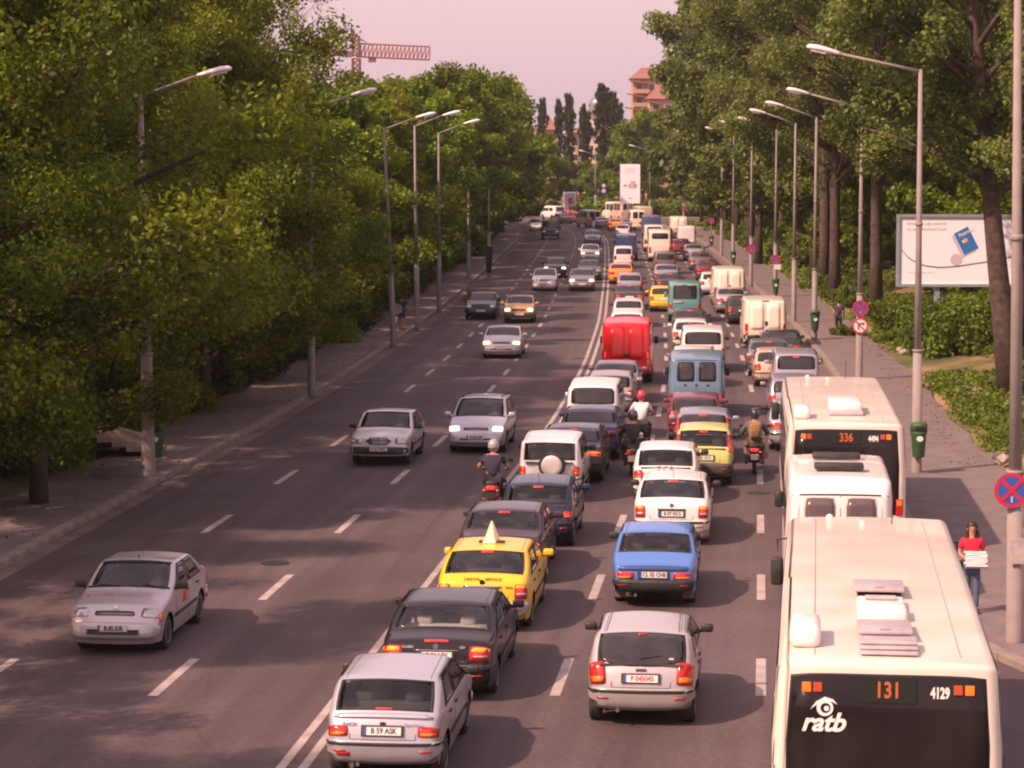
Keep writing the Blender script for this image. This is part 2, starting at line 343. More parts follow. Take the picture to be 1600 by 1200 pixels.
# ------------------------------------------------------------------ vehicles
# knots (distance from rear, height): 0-1 under, 1-2 bumper, 2-3 tail face, 3-4 deck, 4-5 rear glass, 5-6 roof, 6-7 windscreen, 7-8 bonnet, 8-9 nose, 9-10 front bumper, 10-11 under
CLS = {
 'sedan':  dict(L=4.45,W=1.74,H=1.43,k=[(.16,.22),(.03,.33),(0,.60),(.07,.99),(.60,1.05),(1.22,1.395),(2.45,1.425),(3.22,1.0),(4.12,.84),(4.36,.58),(4.42,.35),(4.34,.2)],belt=.96,wy=(.92,3.60)),
 'liftback':dict(L=4.5,W=1.73,H=1.43,k=[(.16,.22),(.03,.33),(0,.58),(.07,.96),(.30,1.06),(1.12,1.39),(2.5,1.43),(3.25,1.0),(4.18,.86),(4.42,.6),(4.47,.35),(4.38,.2)],belt=.96,wy=(.95,3.46)),
 'hatch':  dict(L=3.9,W=1.66,H=1.46,k=[(.16,.24),(.03,.34),(0,.60),(.07,.84),(.15,.99),(.58,1.40),(1.95,1.46),(2.92,1.0),(3.58,.86),(3.80,.58),(3.87,.36),(3.8,.22)],belt=.97,wy=(.62,3.07)),
 'wagon':  dict(L=4.3,W=1.72,H=1.50,k=[(.16,.24),(.03,.34),(0,.60),(.05,.84),(.10,1.0),(.36,1.44),(2.3,1.50),(3.2,1.0),(4.0,.84),(4.2,.58),(4.27,.36),(4.2,.22)],belt=.97,wy=(.85,3.45)),
 'boxy':   dict(L=4.3,W=1.64,H=1.42,k=[(.16,.30),(.02,.38),(0,.56),(.04,.88),(.62,.99),(1.12,1.37),(2.3,1.41),(3.0,.97),(4.1,.86),(4.2,.56),(4.25,.4),(4.2,.3)],belt=.93,wy=(.95,3.4)),
 'suv':    dict(L=3.9,W=1.62,H=1.66,k=[(.14,.36),(.02,.42),(0,.66),(.03,.95),(.06,1.08),(.22,1.58),(2.1,1.66),(2.85,1.12),(3.65,1.0),(3.82,.68),(3.88,.46),(3.8,.36)],belt=1.06,wy=(.7,3.1)),
 'mpv':    dict(L=4.2,W=1.72,H=1.78,k=[(.14,.28),(.02,.38),(0,.62),(.02,.95),(.04,1.12),(.18,1.70),(2.6,1.78),(3.35,1.12),(3.95,.95),(4.1,.62),(4.17,.4),(4.1,.28)],belt=1.08,wy=(.75,3.3)),
 'van':    dict(L=5.1,W=1.95,H=2.35,k=[(.12,.34),(.02,.42),(0,.66),(.0,1.15),(.02,1.35),(.12,2.28),(3.5,2.35),(4.35,1.35),(4.85,1.1),(5.02,.68),(5.06,.45),(5.0,.34)],belt=1.3,wy=(.95,4.1)),
 'truck':  dict(L=6.0,W=2.1,H=2.5,k=[(.1,.5),(.0,.6),(0,.85),(.0,1.3),(.0,1.6),(.03,2.45),(4.9,2.5),(5.5,1.5),(5.8,1.2),(5.95,.8),(5.97,.5),(5.9,.4)],belt=1.5,wy=(1.1,5.0)),
}
_wheel = {}
def wheel_meshes(r, w, alloy):
    key = (round(r,3), w, alloy)
    if key in _wheel: return _wheel[key]
    t = MB().lathe([(r*.62,-w/2),(r*.9,-w/2),(r*.985,-w/2+.02),(r,-w*.25),(r,w*.25),(r*.985,w/2-.02),(r*.9,w/2),(r*.62,w/2)],20,'X').mesh("wheel", RUBBER, True)
    b = MB().lathe([(.03,w/2-.005),(r*.2,w/2-.01),(r*.25,w/2-.035),(r*.55,w/2-.04),(r*.62,w/2+.004),(r*.66,w/2+.004),(r*.66,w/2-.02)],20,'X')
    for k in range(5 if alloy else 0):
        a = 2*math.pi*k/5; b.box((w/2-.012, math.cos(a)*r*.38, math.sin(a)*r*.38), (.02, r*.44, .055), rx=a)
    rm = b.mesh("rim", RIM if alloy else STEELRIM, False)
    _wheel[key] = (t, rm); return _wheel[key]
class Shape:
    def __init__(s, c, L=None, Wd=None, H=None, tum=None, crown=.042, er=.068, ve=.87, taper=.13):
        s.L = L or c['L']; s.W = Wd or c['W']; s.H = H or c['H']; fy = s.L/c['L']; fz = s.H/c['H']
        s.k = [Vector((a*fy, b*(1+(fz-1)*min(1,max(0,(b-.3)/.8))))) for a, b in c['k']]
        s.belt = c['belt']*(1+(fz-1)*.8); s.wy = [a*fy for a in c['wy']]; s.zs = s.k[0].y
        s.tum = tum if tum is not None else (.17 if s.H < 1.6 else .10 if s.H < 1.9 else .05)
        s.crown = crown; s.er = er; s.ve = ve; s.taper = taper
        n = len(s.k); s.r = [0]*n
        for i in range(1, n-1):
            a = (s.k[i]-s.k[i-1]).length; b = (s.k[i+1]-s.k[i]).length; s.r[i] = min(c.get('fil', .16), .42*a, .42*b)
    def curve(s, u):
        n = len(s.k)-1; u = min(max(u, 0), n-1e-6); i = int(u); f = u-i; A, B = s.k[i], s.k[i+1]; L = (B-A).length; d = (B-A)/L; q = .25
        def bez(j, t):
            K = s.k[j]; r = s.r[j]; d0 = (K-s.k[j-1]).normalized(); d1 = (s.k[j+1]-K).normalized(); P0 = K-d0*r; P2 = K+d1*r
            p = P0*(1-t)**2 + K*2*t*(1-t) + P2*t*t; tg = ((K-P0)*(1-t) + (P2-K)*t); return p, tg.normalized()
        if f < q and i > 0: return bez(i, .5+.5*f/q)
        if f > 1-q and i+1 < n: return bez(i+1, .5*(f-(1-q))/q)
        a = A + d*(s.r[i]); b = B - d*(s.r[i+1])
        f0 = q if i > 0 else 0; f1 = 1-q if i+1 < n else 1
        return a + (b-a)*((f-f0)/(f1-f0)), d
    def hw(s, y, z):
        d = min(y, s.L-y); e = max(0, 1-max(d,0)/.75); w = s.W/2*(1-s.taper*e*e)
        if z < .55: w *= 1-.05*((.55-z)/.35)**2
        if z > s.belt-.06:
            q = (z-s.belt+.06)/(s.H-s.belt+.06); w *= 1-s.tum*q*(.55+.45*q)-.012*min(1,(z-s.belt+.06)/.08)
        return w
    def P(s, u, v, off=0.0):
        p, t = s.curve(u); nrm = Vector((-t.y, t.x)); av = abs(v); a1 = min(av, 1)
        e = 0 if a1 < s.ve else s.er*(1-math.sqrt(max(0, 1-((a1-s.ve)/(1-s.ve))**2)))
        q = p - nrm*(s.crown*a1*a1 + e); 
        if av > 1: q = q - nrm*((av-1)*s.W/2)
        k = 1 if av < 1 else 0
        w = s.hw(q.x, q.y)
        if av <= 1:
            ed = max(0, (a1-s.ve)/(1-s.ve)); q2 = q + nrm*off*(1 if ed < .6 else 1-.7*(ed-.6)/.4)
            x = a1*w + off*(ed if ed > .3 else 0)
            return Vector((math.copysign(x, v), q2.x, q2.y))
        return Vector((math.copysign(w+off, v), q.x, q.y))
    def panel(s, u0, u1, v0, v1, off, nu=5, nv=8, rnd=.0, depth=.03, v0t=None, v1t=None, bow=0.0):
        v0t = v0 if v0t is None else v0t; v1t = v1 if v1t is None else v1t
        V = []; F = []
        def pt(a, b, o):
            a2 = a*(1-rnd*abs(b)**6); b2 = b*(1-rnd*abs(a)**6); u = (u0+u1)/2+(u1-u0)/2*a2; ff = (a2+1)/2
            va = v0+(v0t-v0)*ff; vb = v1+(v1t-v1)*ff; vv = (va+vb)/2+(vb-va)/2*b2
            u = u + bow*(1-b2*b2)*(1-ff); return s.P(u, vv, o)
        for i in range(nu+1):
            for j in range(nv+1): V.append(pt(-1+2*i/nu, -1+2*j/nv, off))
        for i in range(nu):
            for j in range(nv): q = i*(nv+1)+j; F.append((q, q+1, q+nv+2, q+nv+1))
        ring = [(i,0) for i in range(nu)]+[(nu,j) for j in range(nv)]+[(i,nv) for i in range(nu,0,-1)]+[(0,j) for j in range(nv,0,-1)]
        n0 = len(V)
        for i, j in ring: V.append(pt(-1+2*i/nu, -1+2*j/nv, off-depth))
        m = len(ring)
        for a in range(m):
            b = (a+1) % m; F.append((ring[a][0]*(nv+1)+ring[a][1], ring[b][0]*(nv+1)+ring[b][1], n0+b, n0+a))
        return V, F
    def body(s, hollow, mat_):
        us = [0.0,.5]
        for i in range(1, len(s.k)-1): us += [i, i+.125, i+.25, i+.5, i+.75, i+.875]
        us = sorted(set(us+[len(s.k)-2+.5, len(s.k)-1.001]))
        vs = [-1,-.985,-.95,-.91,-s.ve,-.6,-.3,0,.3,.6,s.ve,.91,.95,.985,1]
        V = []; F = []; nv = len(vs)
        for u in us:
            for v in vs: V.append(s.P(u, v))
        holes = [(4,.86),(6,.86)] if hollow else []
        for i in range(len(us)-1):
            for j in range(nv-1):
                um = (us[i]+us[i+1])/2; vm = abs(vs[j]+vs[j+1])/2; sg = int(um); fr = um-sg
                if hollow and sg in (4,6) and .13 < fr < .87 and vm < s.ve: continue
                q = i*nv+j; F.append((q, q+1, q+nv+1, q+nv))
        # sides
        B = [(s.P(u,1).y, s.P(u,1).z) for u in us]
        def cut(y):
            zz = []
            for (a, b) in zip(B[:-1], B[1:]):
                if (a[0]-y)*(b[0]-y) <= 0 and a[0] != b[0]: t = (y-a[0])/(b[0]-a[0]); zz.append(a[1]+(b[1]-a[1])*t)
            return zz
        y0 = min(b[0] for b in B)+.002; y1 = max(b[0] for b in B)-.002
        rw = s.rw = (.30 if s.H < 1.6 else .33 if s.H < 2 else .35); ra = rw+.06
        ys = set(np.linspace(y0, y1, 34).round(4)) | set(round(b[0],4) for b in B if y0 <= b[0] <= y1)
        for w in s.wy: ys |= set((w+ra*np.cos(np.linspace(0, math.pi, 13))).round(4)); ys |= {round(w-ra-.004,4), round(w+ra+.004,4)}
        ys = sorted(y for y in ys if y0 <= y <= y1)
        for sd in (-1, 1):
            n0 = len(V); m = 9
            for y in ys:
                zz = cut(y); zt = max(zz) if zz else s.zs+.1
                zb = s.zs if (B[0][0] <= y <= B[-1][0]) else (min(zz) if zz else s.zs)
                for w in s.wy:
                    if abs(y-w) < ra: zb = max(zb, rw+math.sqrt(ra*ra-(y-w)**2))
                zb = min(zb, zt-.001)
                for k in range(m+1): z = zb+(zt-zb)*k/m; V.append(Vector((sd*s.hw(y,z), y, z)))
            for i in range(len(ys)-1):
                for k in range(m):
                    q = n0+i*(m+1)+k; qq = (q, q+m+1, q+m+2, q+1); F.append(qq if sd > 0 else qq[::-1])
        me = mesh("body", V, F, mat_, True); bm = bmesh.new(); bm.from_mesh(me); bmesh.ops.remove_doubles(bm, verts=bm.verts, dist=.0008); bmesh.ops.recalc_face_normals(bm, faces=bm.faces); bm.to_mesh(me); bm.free()
        return me
    def sidepanel(s, pts, off, sd, n=5):
        """pts: four (y,z): bottom rear, bottom front, top front, top rear"""
        V = []; F = []
        def pt(a, b, o):
            y = (pts[0][0]*(1-a)+pts[1][0]*a)*(1-b)+(pts[3][0]*(1-a)+pts[2][0]*a)*b; z = (pts[0][1]*(1-a)+pts[1][1]*a)*(1-b)+(pts[3][1]*(1-a)+pts[2][1]*a)*b
            return Vector((sd*(s.hw(y,z)+o), y, z))
        for i in range(n+1):
            for j in range(n+1): V.append(pt(i/n, j/n, off))
        for i in range(n):
            for j in range(n): q = i*(n+1)+j; qq = (q, q+n+1, q+n+2, q+1); F.append(qq if sd > 0 else qq[::-1])
        ring = [(i,0) for i in range(n)]+[(n,j) for j in range(n)]+[(i,n) for i in range(n,0,-1)]+[(0,j) for j in range(n,0,-1)]
        n0 = len(V)
        for i, j in ring: V.append(pt(i/n, j/n, off-.015))
        m = len(ring)
        for a in range(m):
            b = (a+1) % m; F.append((ring[a][0]*(n+1)+ring[a][1], ring[b][0]*(n+1)+ring[b][1], n0+b, n0+a))
        return V, F
def place(px, py, dirn, L, off=.45, dh=0.0):
    g = G(px, py); Yn = g.y - off; X = g.x - hd(g.y)*off
    h = hd(g.y + L/2) + dh; ang = -math.atan(h); c = Vector((math.sin(-ang), math.cos(ang), 0))
    p = Vector((X, Yn, 0))
    if dirn > 0: return p, ang            # origin = rear, forward away from camera
    q = p + c*L; return q, ang+math.pi    # origin = rear, far from the camera
VN = {'hatch':('parked','')}
def vehicle(cls, px, py, dirn, pm, label, cat, name=None, d=1, L=None, Wd=None, H=None, tail=None, brake=True, plate=None, bumper=None, lights=False,
            glass2=None, grp=None, bar3='top', plateu=None, wiper=False, rails=False, redplate=False, alloy=True, rearwin='one', headlit=False, dh=0.0, int_light=False, mirror=None, blackface=False, kw=None, amber='in', nogl=False, gbow=0.0):
    c = CLS[cls]; S = Shape(c, L, Wd, H, **(kw or {})); p, ang = place(px, py, dirn, S.L, dh=dh)
    grp = grp or ("vehicles queueing away from the camera on the right side of the road" if dirn > 0 else "cars driving towards the camera on the left side of the road")
    T = thing(name or {'van':'van','truck':'box_truck','suv':'off_road_car','mpv':'people_carrier'}.get(cls,'car'), label, cat, p, ang, grp)
    big = cls in ('van','truck'); hollow = d >= 2 and not big
    link("body", S.body(hollow, pm), T)
    def part(name, VF, m, parent=T, smooth=True): return link(name, mesh(name, VF[0], VF[1], m, smooth), parent)
    # underside and wheels
    MB().box((0, S.L/2, S.zs+.13), (S.W-.5, S.L-.35, .26), bev=.03).box((0,S.L/2,S.zs+.03),(S.W-.12, S.wy[1]-S.wy[0]-.8,.05)).build("underbody", SEAL, T)
    tm, rmm = wheel_meshes(S.rw, .19 if S.H < 1.7 else .22, alloy)
    for y in S.wy:
        for sd in (-1, 1):
            w = link("wheel", tm, T, (sd*(S.W/2-.125), y, S.rw), (0,0,0 if sd > 0 else math.pi)); link("rim", rmm, w)
    # bumpers
    bc = bumper or pm
    part("bumper", S.panel(.75, 2.02, -1.16, 1.16, .035, 6, 16, .05, .06), bc)
    part("bumper", S.panel(8.98, 10.2, -1.16, 1.16, .03, 6, 16, .05, .06), bc)
    if bumper is None and d >= 1 and not big:
        part("bumper_strip", S.panel(1.86, 1.97, -1.13, 1.13, .045, 2, 16, 0, .02), BLACK)
    # glass
    gm = GLASS if hollow else DGLASS
    if rearwin == 'one':
        if d >= 1: part("window_seal", S.panel(4.085, 4.93, -.90 if not big else -.8, .90 if not big else .8, .0018, 5, 12, .06, .004, ), SEAL) if not hollow else None
        w_ = .865 if not big else .78
        part("rear_window", S.panel(4.11, 4.90, -w_, w_, .006+.006*(gbow!=0), 6, 12, .05, .008, bow=gbow), gm if not gbow else DGLASS)
        if hollow:
            for (a,b,c0,c1) in ((4.07,4.13,-.9,.9),(4.875,4.93,-.9,.9)): part("window_seal", S.panel(a,b,c0,c1,.009,2,12,0,.012), SEAL)
            for s_ in (-1,1): part("window_seal", S.panel(4.07,4.93,min(s_*.85,s_*.905),max(s_*.85,s_*.905),.0085,6,2,0,.012), SEAL)
    elif rearwin == 'two':
        for s_ in (-1,1):
            part("window_seal", S.panel(4.10, 4.78, min(s_*.08,s_*.78), max(s_*.08,s_*.78), .004, 4, 6, .09, .01), SEAL)
            part("rear_window", S.panel(4.14, 4.74, min(s_*.12,s_*.74), max(s_*.12,s_*.74), .008, 4, 6, .09, .01), DGLASS)
    elif rearwin == 'none':
        for s_ in (-1,1): part("door_panel", S.panel(2.5, 4.86, min(s_*.07,s_*.78), max(s_*.07,s_*.78), .007, 8, 4, .04, .02), pm)
    part("windscreen", S.panel(6.10, 6.90, -.88, .88, .006, 5, 10, .04, .008), gm)
    if hollow and dirn < 0:
        part("window_seal", S.panel(6.86,6.95,-.92,.92,.009,2,12,0,.012), SEAL); part("window_seal", S.panel(6.05,6.12,-.9,.9,.009,2,12,0,.012), SEAL)
    k = S.k; b0 = S.belt+.03; zt = S.H-.10
    if cls == 'van' or cls == 'truck':
        wins = [[(k[7].x-1.05,b0+.02),(k[7].x-.14,b0+.02),(k[7].x-.55,zt-.25),(k[7].x-1.05,zt-.25)]]
        if kw is None and nogl is False and cls == 'van' and rearwin != 'none': wins += [[(1.9,b0+.05),(3.0,b0+.05),(3.0,zt-.2),(1.9,zt-.2)],[(.6,b0+.05),(1.75,b0+.05),(1.75,zt-.2),(.6,zt-.2)]]
    else:
        yr0 = k[4].x+.30 if cls in ('sedan','boxy') else k[4].x+.42; yr1 = k[5].x+.22; ym = (yr1+k[6].x)/2+.05
        if cls in ('hatch',): yr0 = k[4].x+.45
        wins = [[(ym+.04,b0),(k[7].x-.16,b0),(k[6].x-.02,zt),(ym+.04,zt)], [(yr0,b0),(ym-.04,b0),(ym-.04,zt),(yr1+.02,zt)]]
    for sd in (-1, 1):
        for q in wins:
            if d >= 1: part("window_seal", S.sidepanel([(q[0][0]-.03,q[0][1]-.025),(q[1][0]+.03,q[1][1]-.025),(q[2][0]+.02,q[2][1]+.022),(q[3][0]-.02,q[3][1]+.022)], .003, sd), SEAL)
            part("side_window", S.sidepanel(q, .007, sd), DGLASS)
        # mirror
        mz = S.belt+.06; my = k[7].x-.22; mm = mirror or (pm if d >= 1 else BLACK)
        MB().box((sd*(S.W/2+.10), my, mz+.02), (.20,.10,.14) if not big else (.16,.1,.3), bev=.04).box((sd*(S.W/2-.03), my+.02, mz-.03),(.12,.05,.05)).build("mirror", mm, T, True)
        if d >= 2:
            for (y0,y1) in ((wins[0][0][0]-.03, None),): pass
            for yy in (wins[0][0][0]-.04,):
                part("door_gap", S.sidepanel([(yy-.006,S.zs+.12),(yy+.006,S.zs+.12),(yy+.006,S.belt),(yy-.006,S.belt)], .002, sd), SEAL)
            yy = wins[0][1][0]-.02; part("door_gap", S.sidepanel([(yy-.006,S.zs+.12),(yy+.006,S.zs+.12),(yy+.006,S.belt),(yy-.006,S.belt)], .002, sd), SEAL)
            part("door_trim", S.sidepanel([(S.wy[0]+.38,.50),(S.wy[1]-.38,.50),(S.wy[1]-.38,.56),(S.wy[0]+.38,.56)], .012, sd), BLACK)
            for yy in (wins[0][0][0]+.10, wins[1][0][0]+.35 if len(wins) > 1 else wins[0][0][0]+.1): MB().box((sd*(S.hw(yy,S.belt-.12)+.012), yy, S.belt-.12), (.03,.17,.035), bev=.01).build("door_handle", BLACK, T)
    # tail lamps (lens + lit bulb area + amber)
    tl = tail or {'sedan':(2.25,2.86,.60,1.06),'liftback':(2.2,2.92,.76,1.05),'hatch':(2.2,3.7,.76,1.06),'wagon':(2.2,3.6,.78,1.05),'boxy':(2.1,2.75,.60,1.03),'suv':(2.3,3.1,.84,1.04),'mpv':(2.2,3.7,.80,1.04),'van':(1.95,2.9,.86,1.02),'truck':(1.3,1.8,.7,.95)}[cls]
    for sd in (-1, 1):
        a, b = sorted((sd*tl[2], sd*tl[3]))
        lens = part("tail_light", S.panel(tl[0], tl[1], a, b, .014, 4, 5, .06, .03), LRED)
        hh = tl[1]-tl[0]; wv = tl[3]-tl[2]
        if d >= 1 or brake:
            a2, b2 = sorted((sd*(tl[2]+wv*.18), sd*(tl[2]+wv*.62)))
            if brake: part("brake_lamp", S.panel(tl[0]+hh*.40, tl[0]+hh*.72, a2, b2, .020, 3, 3, .1, .01), LBRAKE, lens)
            if d >= 1:
                ux = (tl[0]+hh*.74, tl[0]+hh*.94) if amber == 'top' else (tl[0]+hh*.06, tl[0]+hh*.34)
                part("indicator", S.panel(ux[0], ux[1], *sorted((sd*(tl[2]+wv*.15), sd*(tl[2]+wv*.85))), .019, 3, 3, .08, .01), LAMBERON if amber == 'top' else LAMBER, lens)
                if amber == 'top': part("reversing_lamp", S.panel(tl[0]+hh*.28, tl[0]+hh*.42, *sorted((sd*(tl[2]+wv*.2), sd*(tl[2]+wv*.8))), .019, 3, 3, .08, .01), LCLEAR, lens)
        if dirn < 0 or d >= 2:
            part("headlight", S.panel(8.02, 8.62, *sorted((sd*.60, sd*1.06)), .012, 4, 4, .08, .03), LHEADON if headlit else LHEAD)
            if dirn < 0 and d >= 1: part("indicator", S.panel(8.06, 8.55, *sorted((sd*.97, sd*1.09)), .018, 3, 2, .05, .03), LAMBER)
    if dirn < 0:
        part("grille", S.panel(8.18, 8.52, -.46, .46, .010, 3, 6, .06, .02), BLACK)
        part("lower_grille", S.panel(9.45, 9.8, -.62, .62, .040, 3, 6, .06, .02), BLACK)
        if d >= 2:
            for uu in (8.30, 8.42): part("grille_bar", S.panel(uu, uu+.03, -.44, .44, .018, 1, 6, 0, .02), CHROME)
    if dirn > 0 and brake and bar3:
        u = {'top':(4.80,4.86),'base':(4.12,4.18),'deck':(3.30,3.42)}[bar3]
        part("third_brake_light", S.panel(u[0], u[1], -.17, .17, .016 if bar3 != 'deck' else .02, 1, 4, .1, .02), LBRAKE)
    if d >= 2 and dirn > 0:   # boot / tailgate outline
        for (u0,u1,v0,v1) in ((2.04,2.058,-.62,.62),): part("tailgate_gap", S.panel(u0,u1,v0,v1,.002,1,6,0,.004), SEAL)
        for s_ in (-1,1): part("tailgate_gap", S.panel(2.06, 2.25 if tl[2] < .7 else 2.3, *sorted((s_*.62, s_*.635)), .002, 3, 1, 0, .004), SEAL)
    if d >= 2 and dirn > 0:
        MB().tube([(-.38*S.W/2*1.1,-.0,.27),(-.38*S.W/2*1.1,.3,.28)],.028,8).build("exhaust_pipe", STEELRIM, T)
        MB().lathe([(.004,-.012),(.013,.0),(.004,.012)],8,'Y').build("boot_lock", SEAL, T, loc=tuple(S.P(2.72,.0 if cls in ('boxy',) else .02,.006)))
        for s_ in (-1,1):
            part("reflector", S.panel(1.5, 1.62, *sorted((s_*.70, s_*.92)), .050, 1, 3, .05, .02), LRED)
            part("roof_seam", S.panel(5.04, 5.96, *sorted((s_*.835, s_*.847)), .002, 6, 1, 0, .004), SEAL)
    if wiper:
        P0 = S.P(4.14, -.02, .03); P1 = S.P(4.30, .42, .022); MB().tube([P0,P1], .009, 5).build("rear_wiper", BLACK, T)
    if rails:
        for s_ in (-1,1): MB().tube([S.P(5.1, s_*.82, .03), S.P(5.15, s_*.82, .06), S.P(5.8, s_*.82, .06), S.P(5.86, s_*.82, .02)], .018, 6).build("roof_rail", BLACK, T, True)
    # plate
    if plate is not None or d >= 1:
        pu = plateu or (2.46 if dirn > 0 else 9.25)
        A = S.P(pu, 0, .02 if dirn > 0 else .045); _, tg = S.curve(pu); tilt = math.atan2(tg.x, tg.y) if dirn > 0 else math.atan2(-tg.x, -tg.y)
        if dirn > 0:
            MB().box((0,0,0), (.60,.012,.16), bev=.01).build("plate_recess", BLACK, T, loc=(0,A.y+.006,A.z), rot=(-tilt,0,0)) if d >= 2 and cls != 'van' else None
            pl = MB().box((0,0,0), (.52,.014,.11)).build("licence_plate", PLATE, T, loc=(0,A.y-.004,A.z), rot=(-tilt,0,0)); rz = 0
        else:
            pl = MB().box((0,0,0), (.52,.014,.11)).build("licence_plate", PLATE, T, loc=(0,A.y+.004,A.z), rot=(0,0,math.pi)); rz = 0
        if d >= 1: MB().box((-.24,-.008,0), (.04,.003,.11)).build("country_band", PBLUE, pl)
        if plate:
            link("lettering", textmesh(plate, .105, .002, .003, .88, 0, mat("ink_red",(.55,.05,.05),.5) if redplate else INK), pl, (.02,-.009,0), (math.pi/2,0,0))
    if hollow:
        sh = INTL if int_light else INT
        MB().box((0,(k[4].x+k[5].x)/2+.02,S.belt-.03),(S.W-.42,max(.35,k[5].x-k[4].x+.1),.03)).box((0,S.L*.5,S.zs+.30),(S.W-.3,S.L*.55,.05)).build("parcel_shelf", INTL if int_light else INT, T)
        MB().box((0,k[5].x+.12,S.belt-.22),(S.W-.4,.16,.55),rx=.12,bev=.05).build("rear_seat", sh, T, True)
        for s_ in (-1,1):
            MB().box((s_*.36,k[5].x+.10,S.belt+.10),(.26,.10,.17),bev=.05).build("headrest", sh, T, True)
            yf = k[6].x-.35; MB().box((s_*.36,yf,S.belt-.15),(.46,.16,.62),rx=.15,bev=.06).box((s_*.36,yf-.02,S.belt+.25),(.25,.09,.18),bev=.05).build("front_seat", sh, T, True)
        MB().box((0,k[7].x-.2,S.belt-.10),(S.W-.3,.5,.2),bev=.06).build("dashboard", INT, T)
        if dirn < 0 or d >= 3:
            MB().tube([(-.36,k[6].x-.2,S.belt-.35),(-.36,k[6].x-.2,S.belt+.02),(-.36,k[6].x-.2,S.belt+.08),(-.36,k[6].x-.19,S.belt+.13),(-.36,k[6].x-.19,S.belt+.24),(-.36,k[6].x-.19,S.belt+.32)],[.2,.21,.07,.085,.095,.03],10).build("driver_figure", mat("driver_shirt",(.4,.36,.36),.9,noise=(4,.7,(.32,.17,.12))), T, True)
    T["_S"] = 0; del T["_S"]
    return T, S, part
def letter(T, S, txt, u, v, size, m=INK, bold=.002, sx=1.0, dirn=1, shear=0.0):
    A = S.P(u, v, .012); _, tg = S.curve(u); tilt = math.atan2(tg.x, tg.y)
    return link("lettering", textmesh(txt, size, .002, bold, sx, shear, m), T, tuple(A), (math.pi/2-tilt, 0, 0))
P = paint
silver = P("silver",(.50,.50,.55),.5); silverp = P("silver_champagne",(.54,.50,.51),.45); white = P("white",(.74,.70,.68)); cream = P("cream",(.78,.68,.56)); black = P("black",(.018,.014,.018)); navy = P("navy",(.025,.03,.06)); dblue = P("dark_blue",(.03,.04,.085)); graph = P("graphite",(.055,.05,.055),.3); grey = P("grey",(.20,.19,.20),.4); lilac = P("silver_blue",(.34,.33,.40),.4); taxi = P("taxi_yellow",(.85,.52,.014)); sky_b = P("blue",(.07,.19,.52)); red = P("van_red",(.72,.012,.02)); vblue = P("van_blue",(.13,.22,.31)); teal = P("teal",(.11,.29,.29)); lime = P("lime",(.55,.55,.17)); wine = P("wine",(.16,.02,.03)); gold = P("ochre",(.42,.24,.07)); dgreen = P("dark_green",(.02,.035,.03)); orange = P("taxi_orange",(.85,.26,.02)); yel = P("yellow",(.85,.52,.02)); mauve = P("mauve",(.22,.19,.27),.4); beige = P("beige",(.55,.42,.33)); brown = P("taupe",(.20,.15,.14),.3); tarp = P("tarpaulin_blue",(.07,.09,.22)); tarp2 = P("tarpaulin_navy",(.035,.06,.16))

# left queueing lane, from the camera outwards
T,S,part = vehicle('hatch',605,1213,1,silver,"silver hatchback with boot spoiler at the bottom edge, B 59 ASK plate","car",d=3,L=4.1,tail=(2.15,2.88,.66,1.03),plate="B 59 ASK",bar3='base',plateu=2.5,mirror=BLACK)
part("spoiler", S.panel(3.3,3.9,-.92,.92,.035,2,12,.1,.03), silver); letter(T,S,"DACIA",2.93,-.62,.07,mat("badge_grey",(.2,.18,.2),.5)); letter(T,S,"SuperNova",2.93,.58,.065,mat("badge_grey"),0,.9,1,.3)
MB().box((0,0,0),(.075,.01,.075)).build("badge", BLACK, T, loc=tuple(S.P(2.93,0,.008)))
part("fog_lamp", S.panel(1.2,1.5,-.88,-.62,.045,2,3,.05,.02), LRED)
MB().tube([(-.42,-.03,.25),(-.42,.3,.27)],.03,8).build("exhaust_pipe", STEELRIM, T)
T,S,part = vehicle('sedan',686,1090,1,black,"black saloon with pale headrests, between the silver hatchback and the yellow taxi","car",d=3,L=4.8,Wd=1.82,H=1.45,tail=(2.2,2.9,.66,1.07),plate="B 26 LSV",bar3=None,int_light=True,amber='top')
part("boot_brake_strip", S.panel(3.02,3.09,-.26,.26,.012,1,5,.1,.01), LBRAKE); MB().lathe([(.045,-.004),(.045,.004)],16,'Y').build("badge", CHROME, T, loc=tuple(S.P(2.86,0,.012)))
part("chrome_strip", S.panel(2.02,2.05,-1.0,1.0,.03,1,12,0,.02), CHROME); part("chrome_strip", S.panel(2.74,2.77,-.45,.45,.014,1,8,0,.02), CHROME)
letter(T,S,"CLASSIC",2.84,-.55,.05,CHROME); letter(T,S,"CDI",2.84,.52,.05,CHROME)
T,S,part = vehicle('liftback',757,983,1,taxi,"yellow taxi with a white cone sign on its roof","taxi",d=3,name='taxi',tail=(2.15,2.9,.77,1.05),plate="B 24 AWY",amber='top',bumper=P("silver",0),kw=dict())
letter(T,S,"CRISTAL   SERVICE",3.12,0,.085,INK,.001); letter(T,S,"TAXI",2.72,.64,.06,INK,.001)
part("chrome_strip", S.panel(2.70,2.80,-.46,.46,.02,2,8,.05,.02), CHROME); MB().lathe([(.05,-.006),(.05,.006)],16,'Y').build("badge", CHROME, T, loc=tuple(S.P(2.95,0,.014)))
sg = MB().lathe([(.20,0),(.20,.03),(.15,.10),(.10,.22),(.055,.33),(.02,.40),(.004,.42)],4,'Z').build("roof_sign", mat("sign_cream",(.82,.76,.62),.5,noise=(6,.5,(.8,.62,.2))), T, loc=(0,1.75,S.H-.02),rot=(0,0,.6),scale=(1,.62,1))
MB().box((0,1.75,S.H+.0),(.5,.1,.05),bev=.02).build("roof_sign_base", BLACK, T)
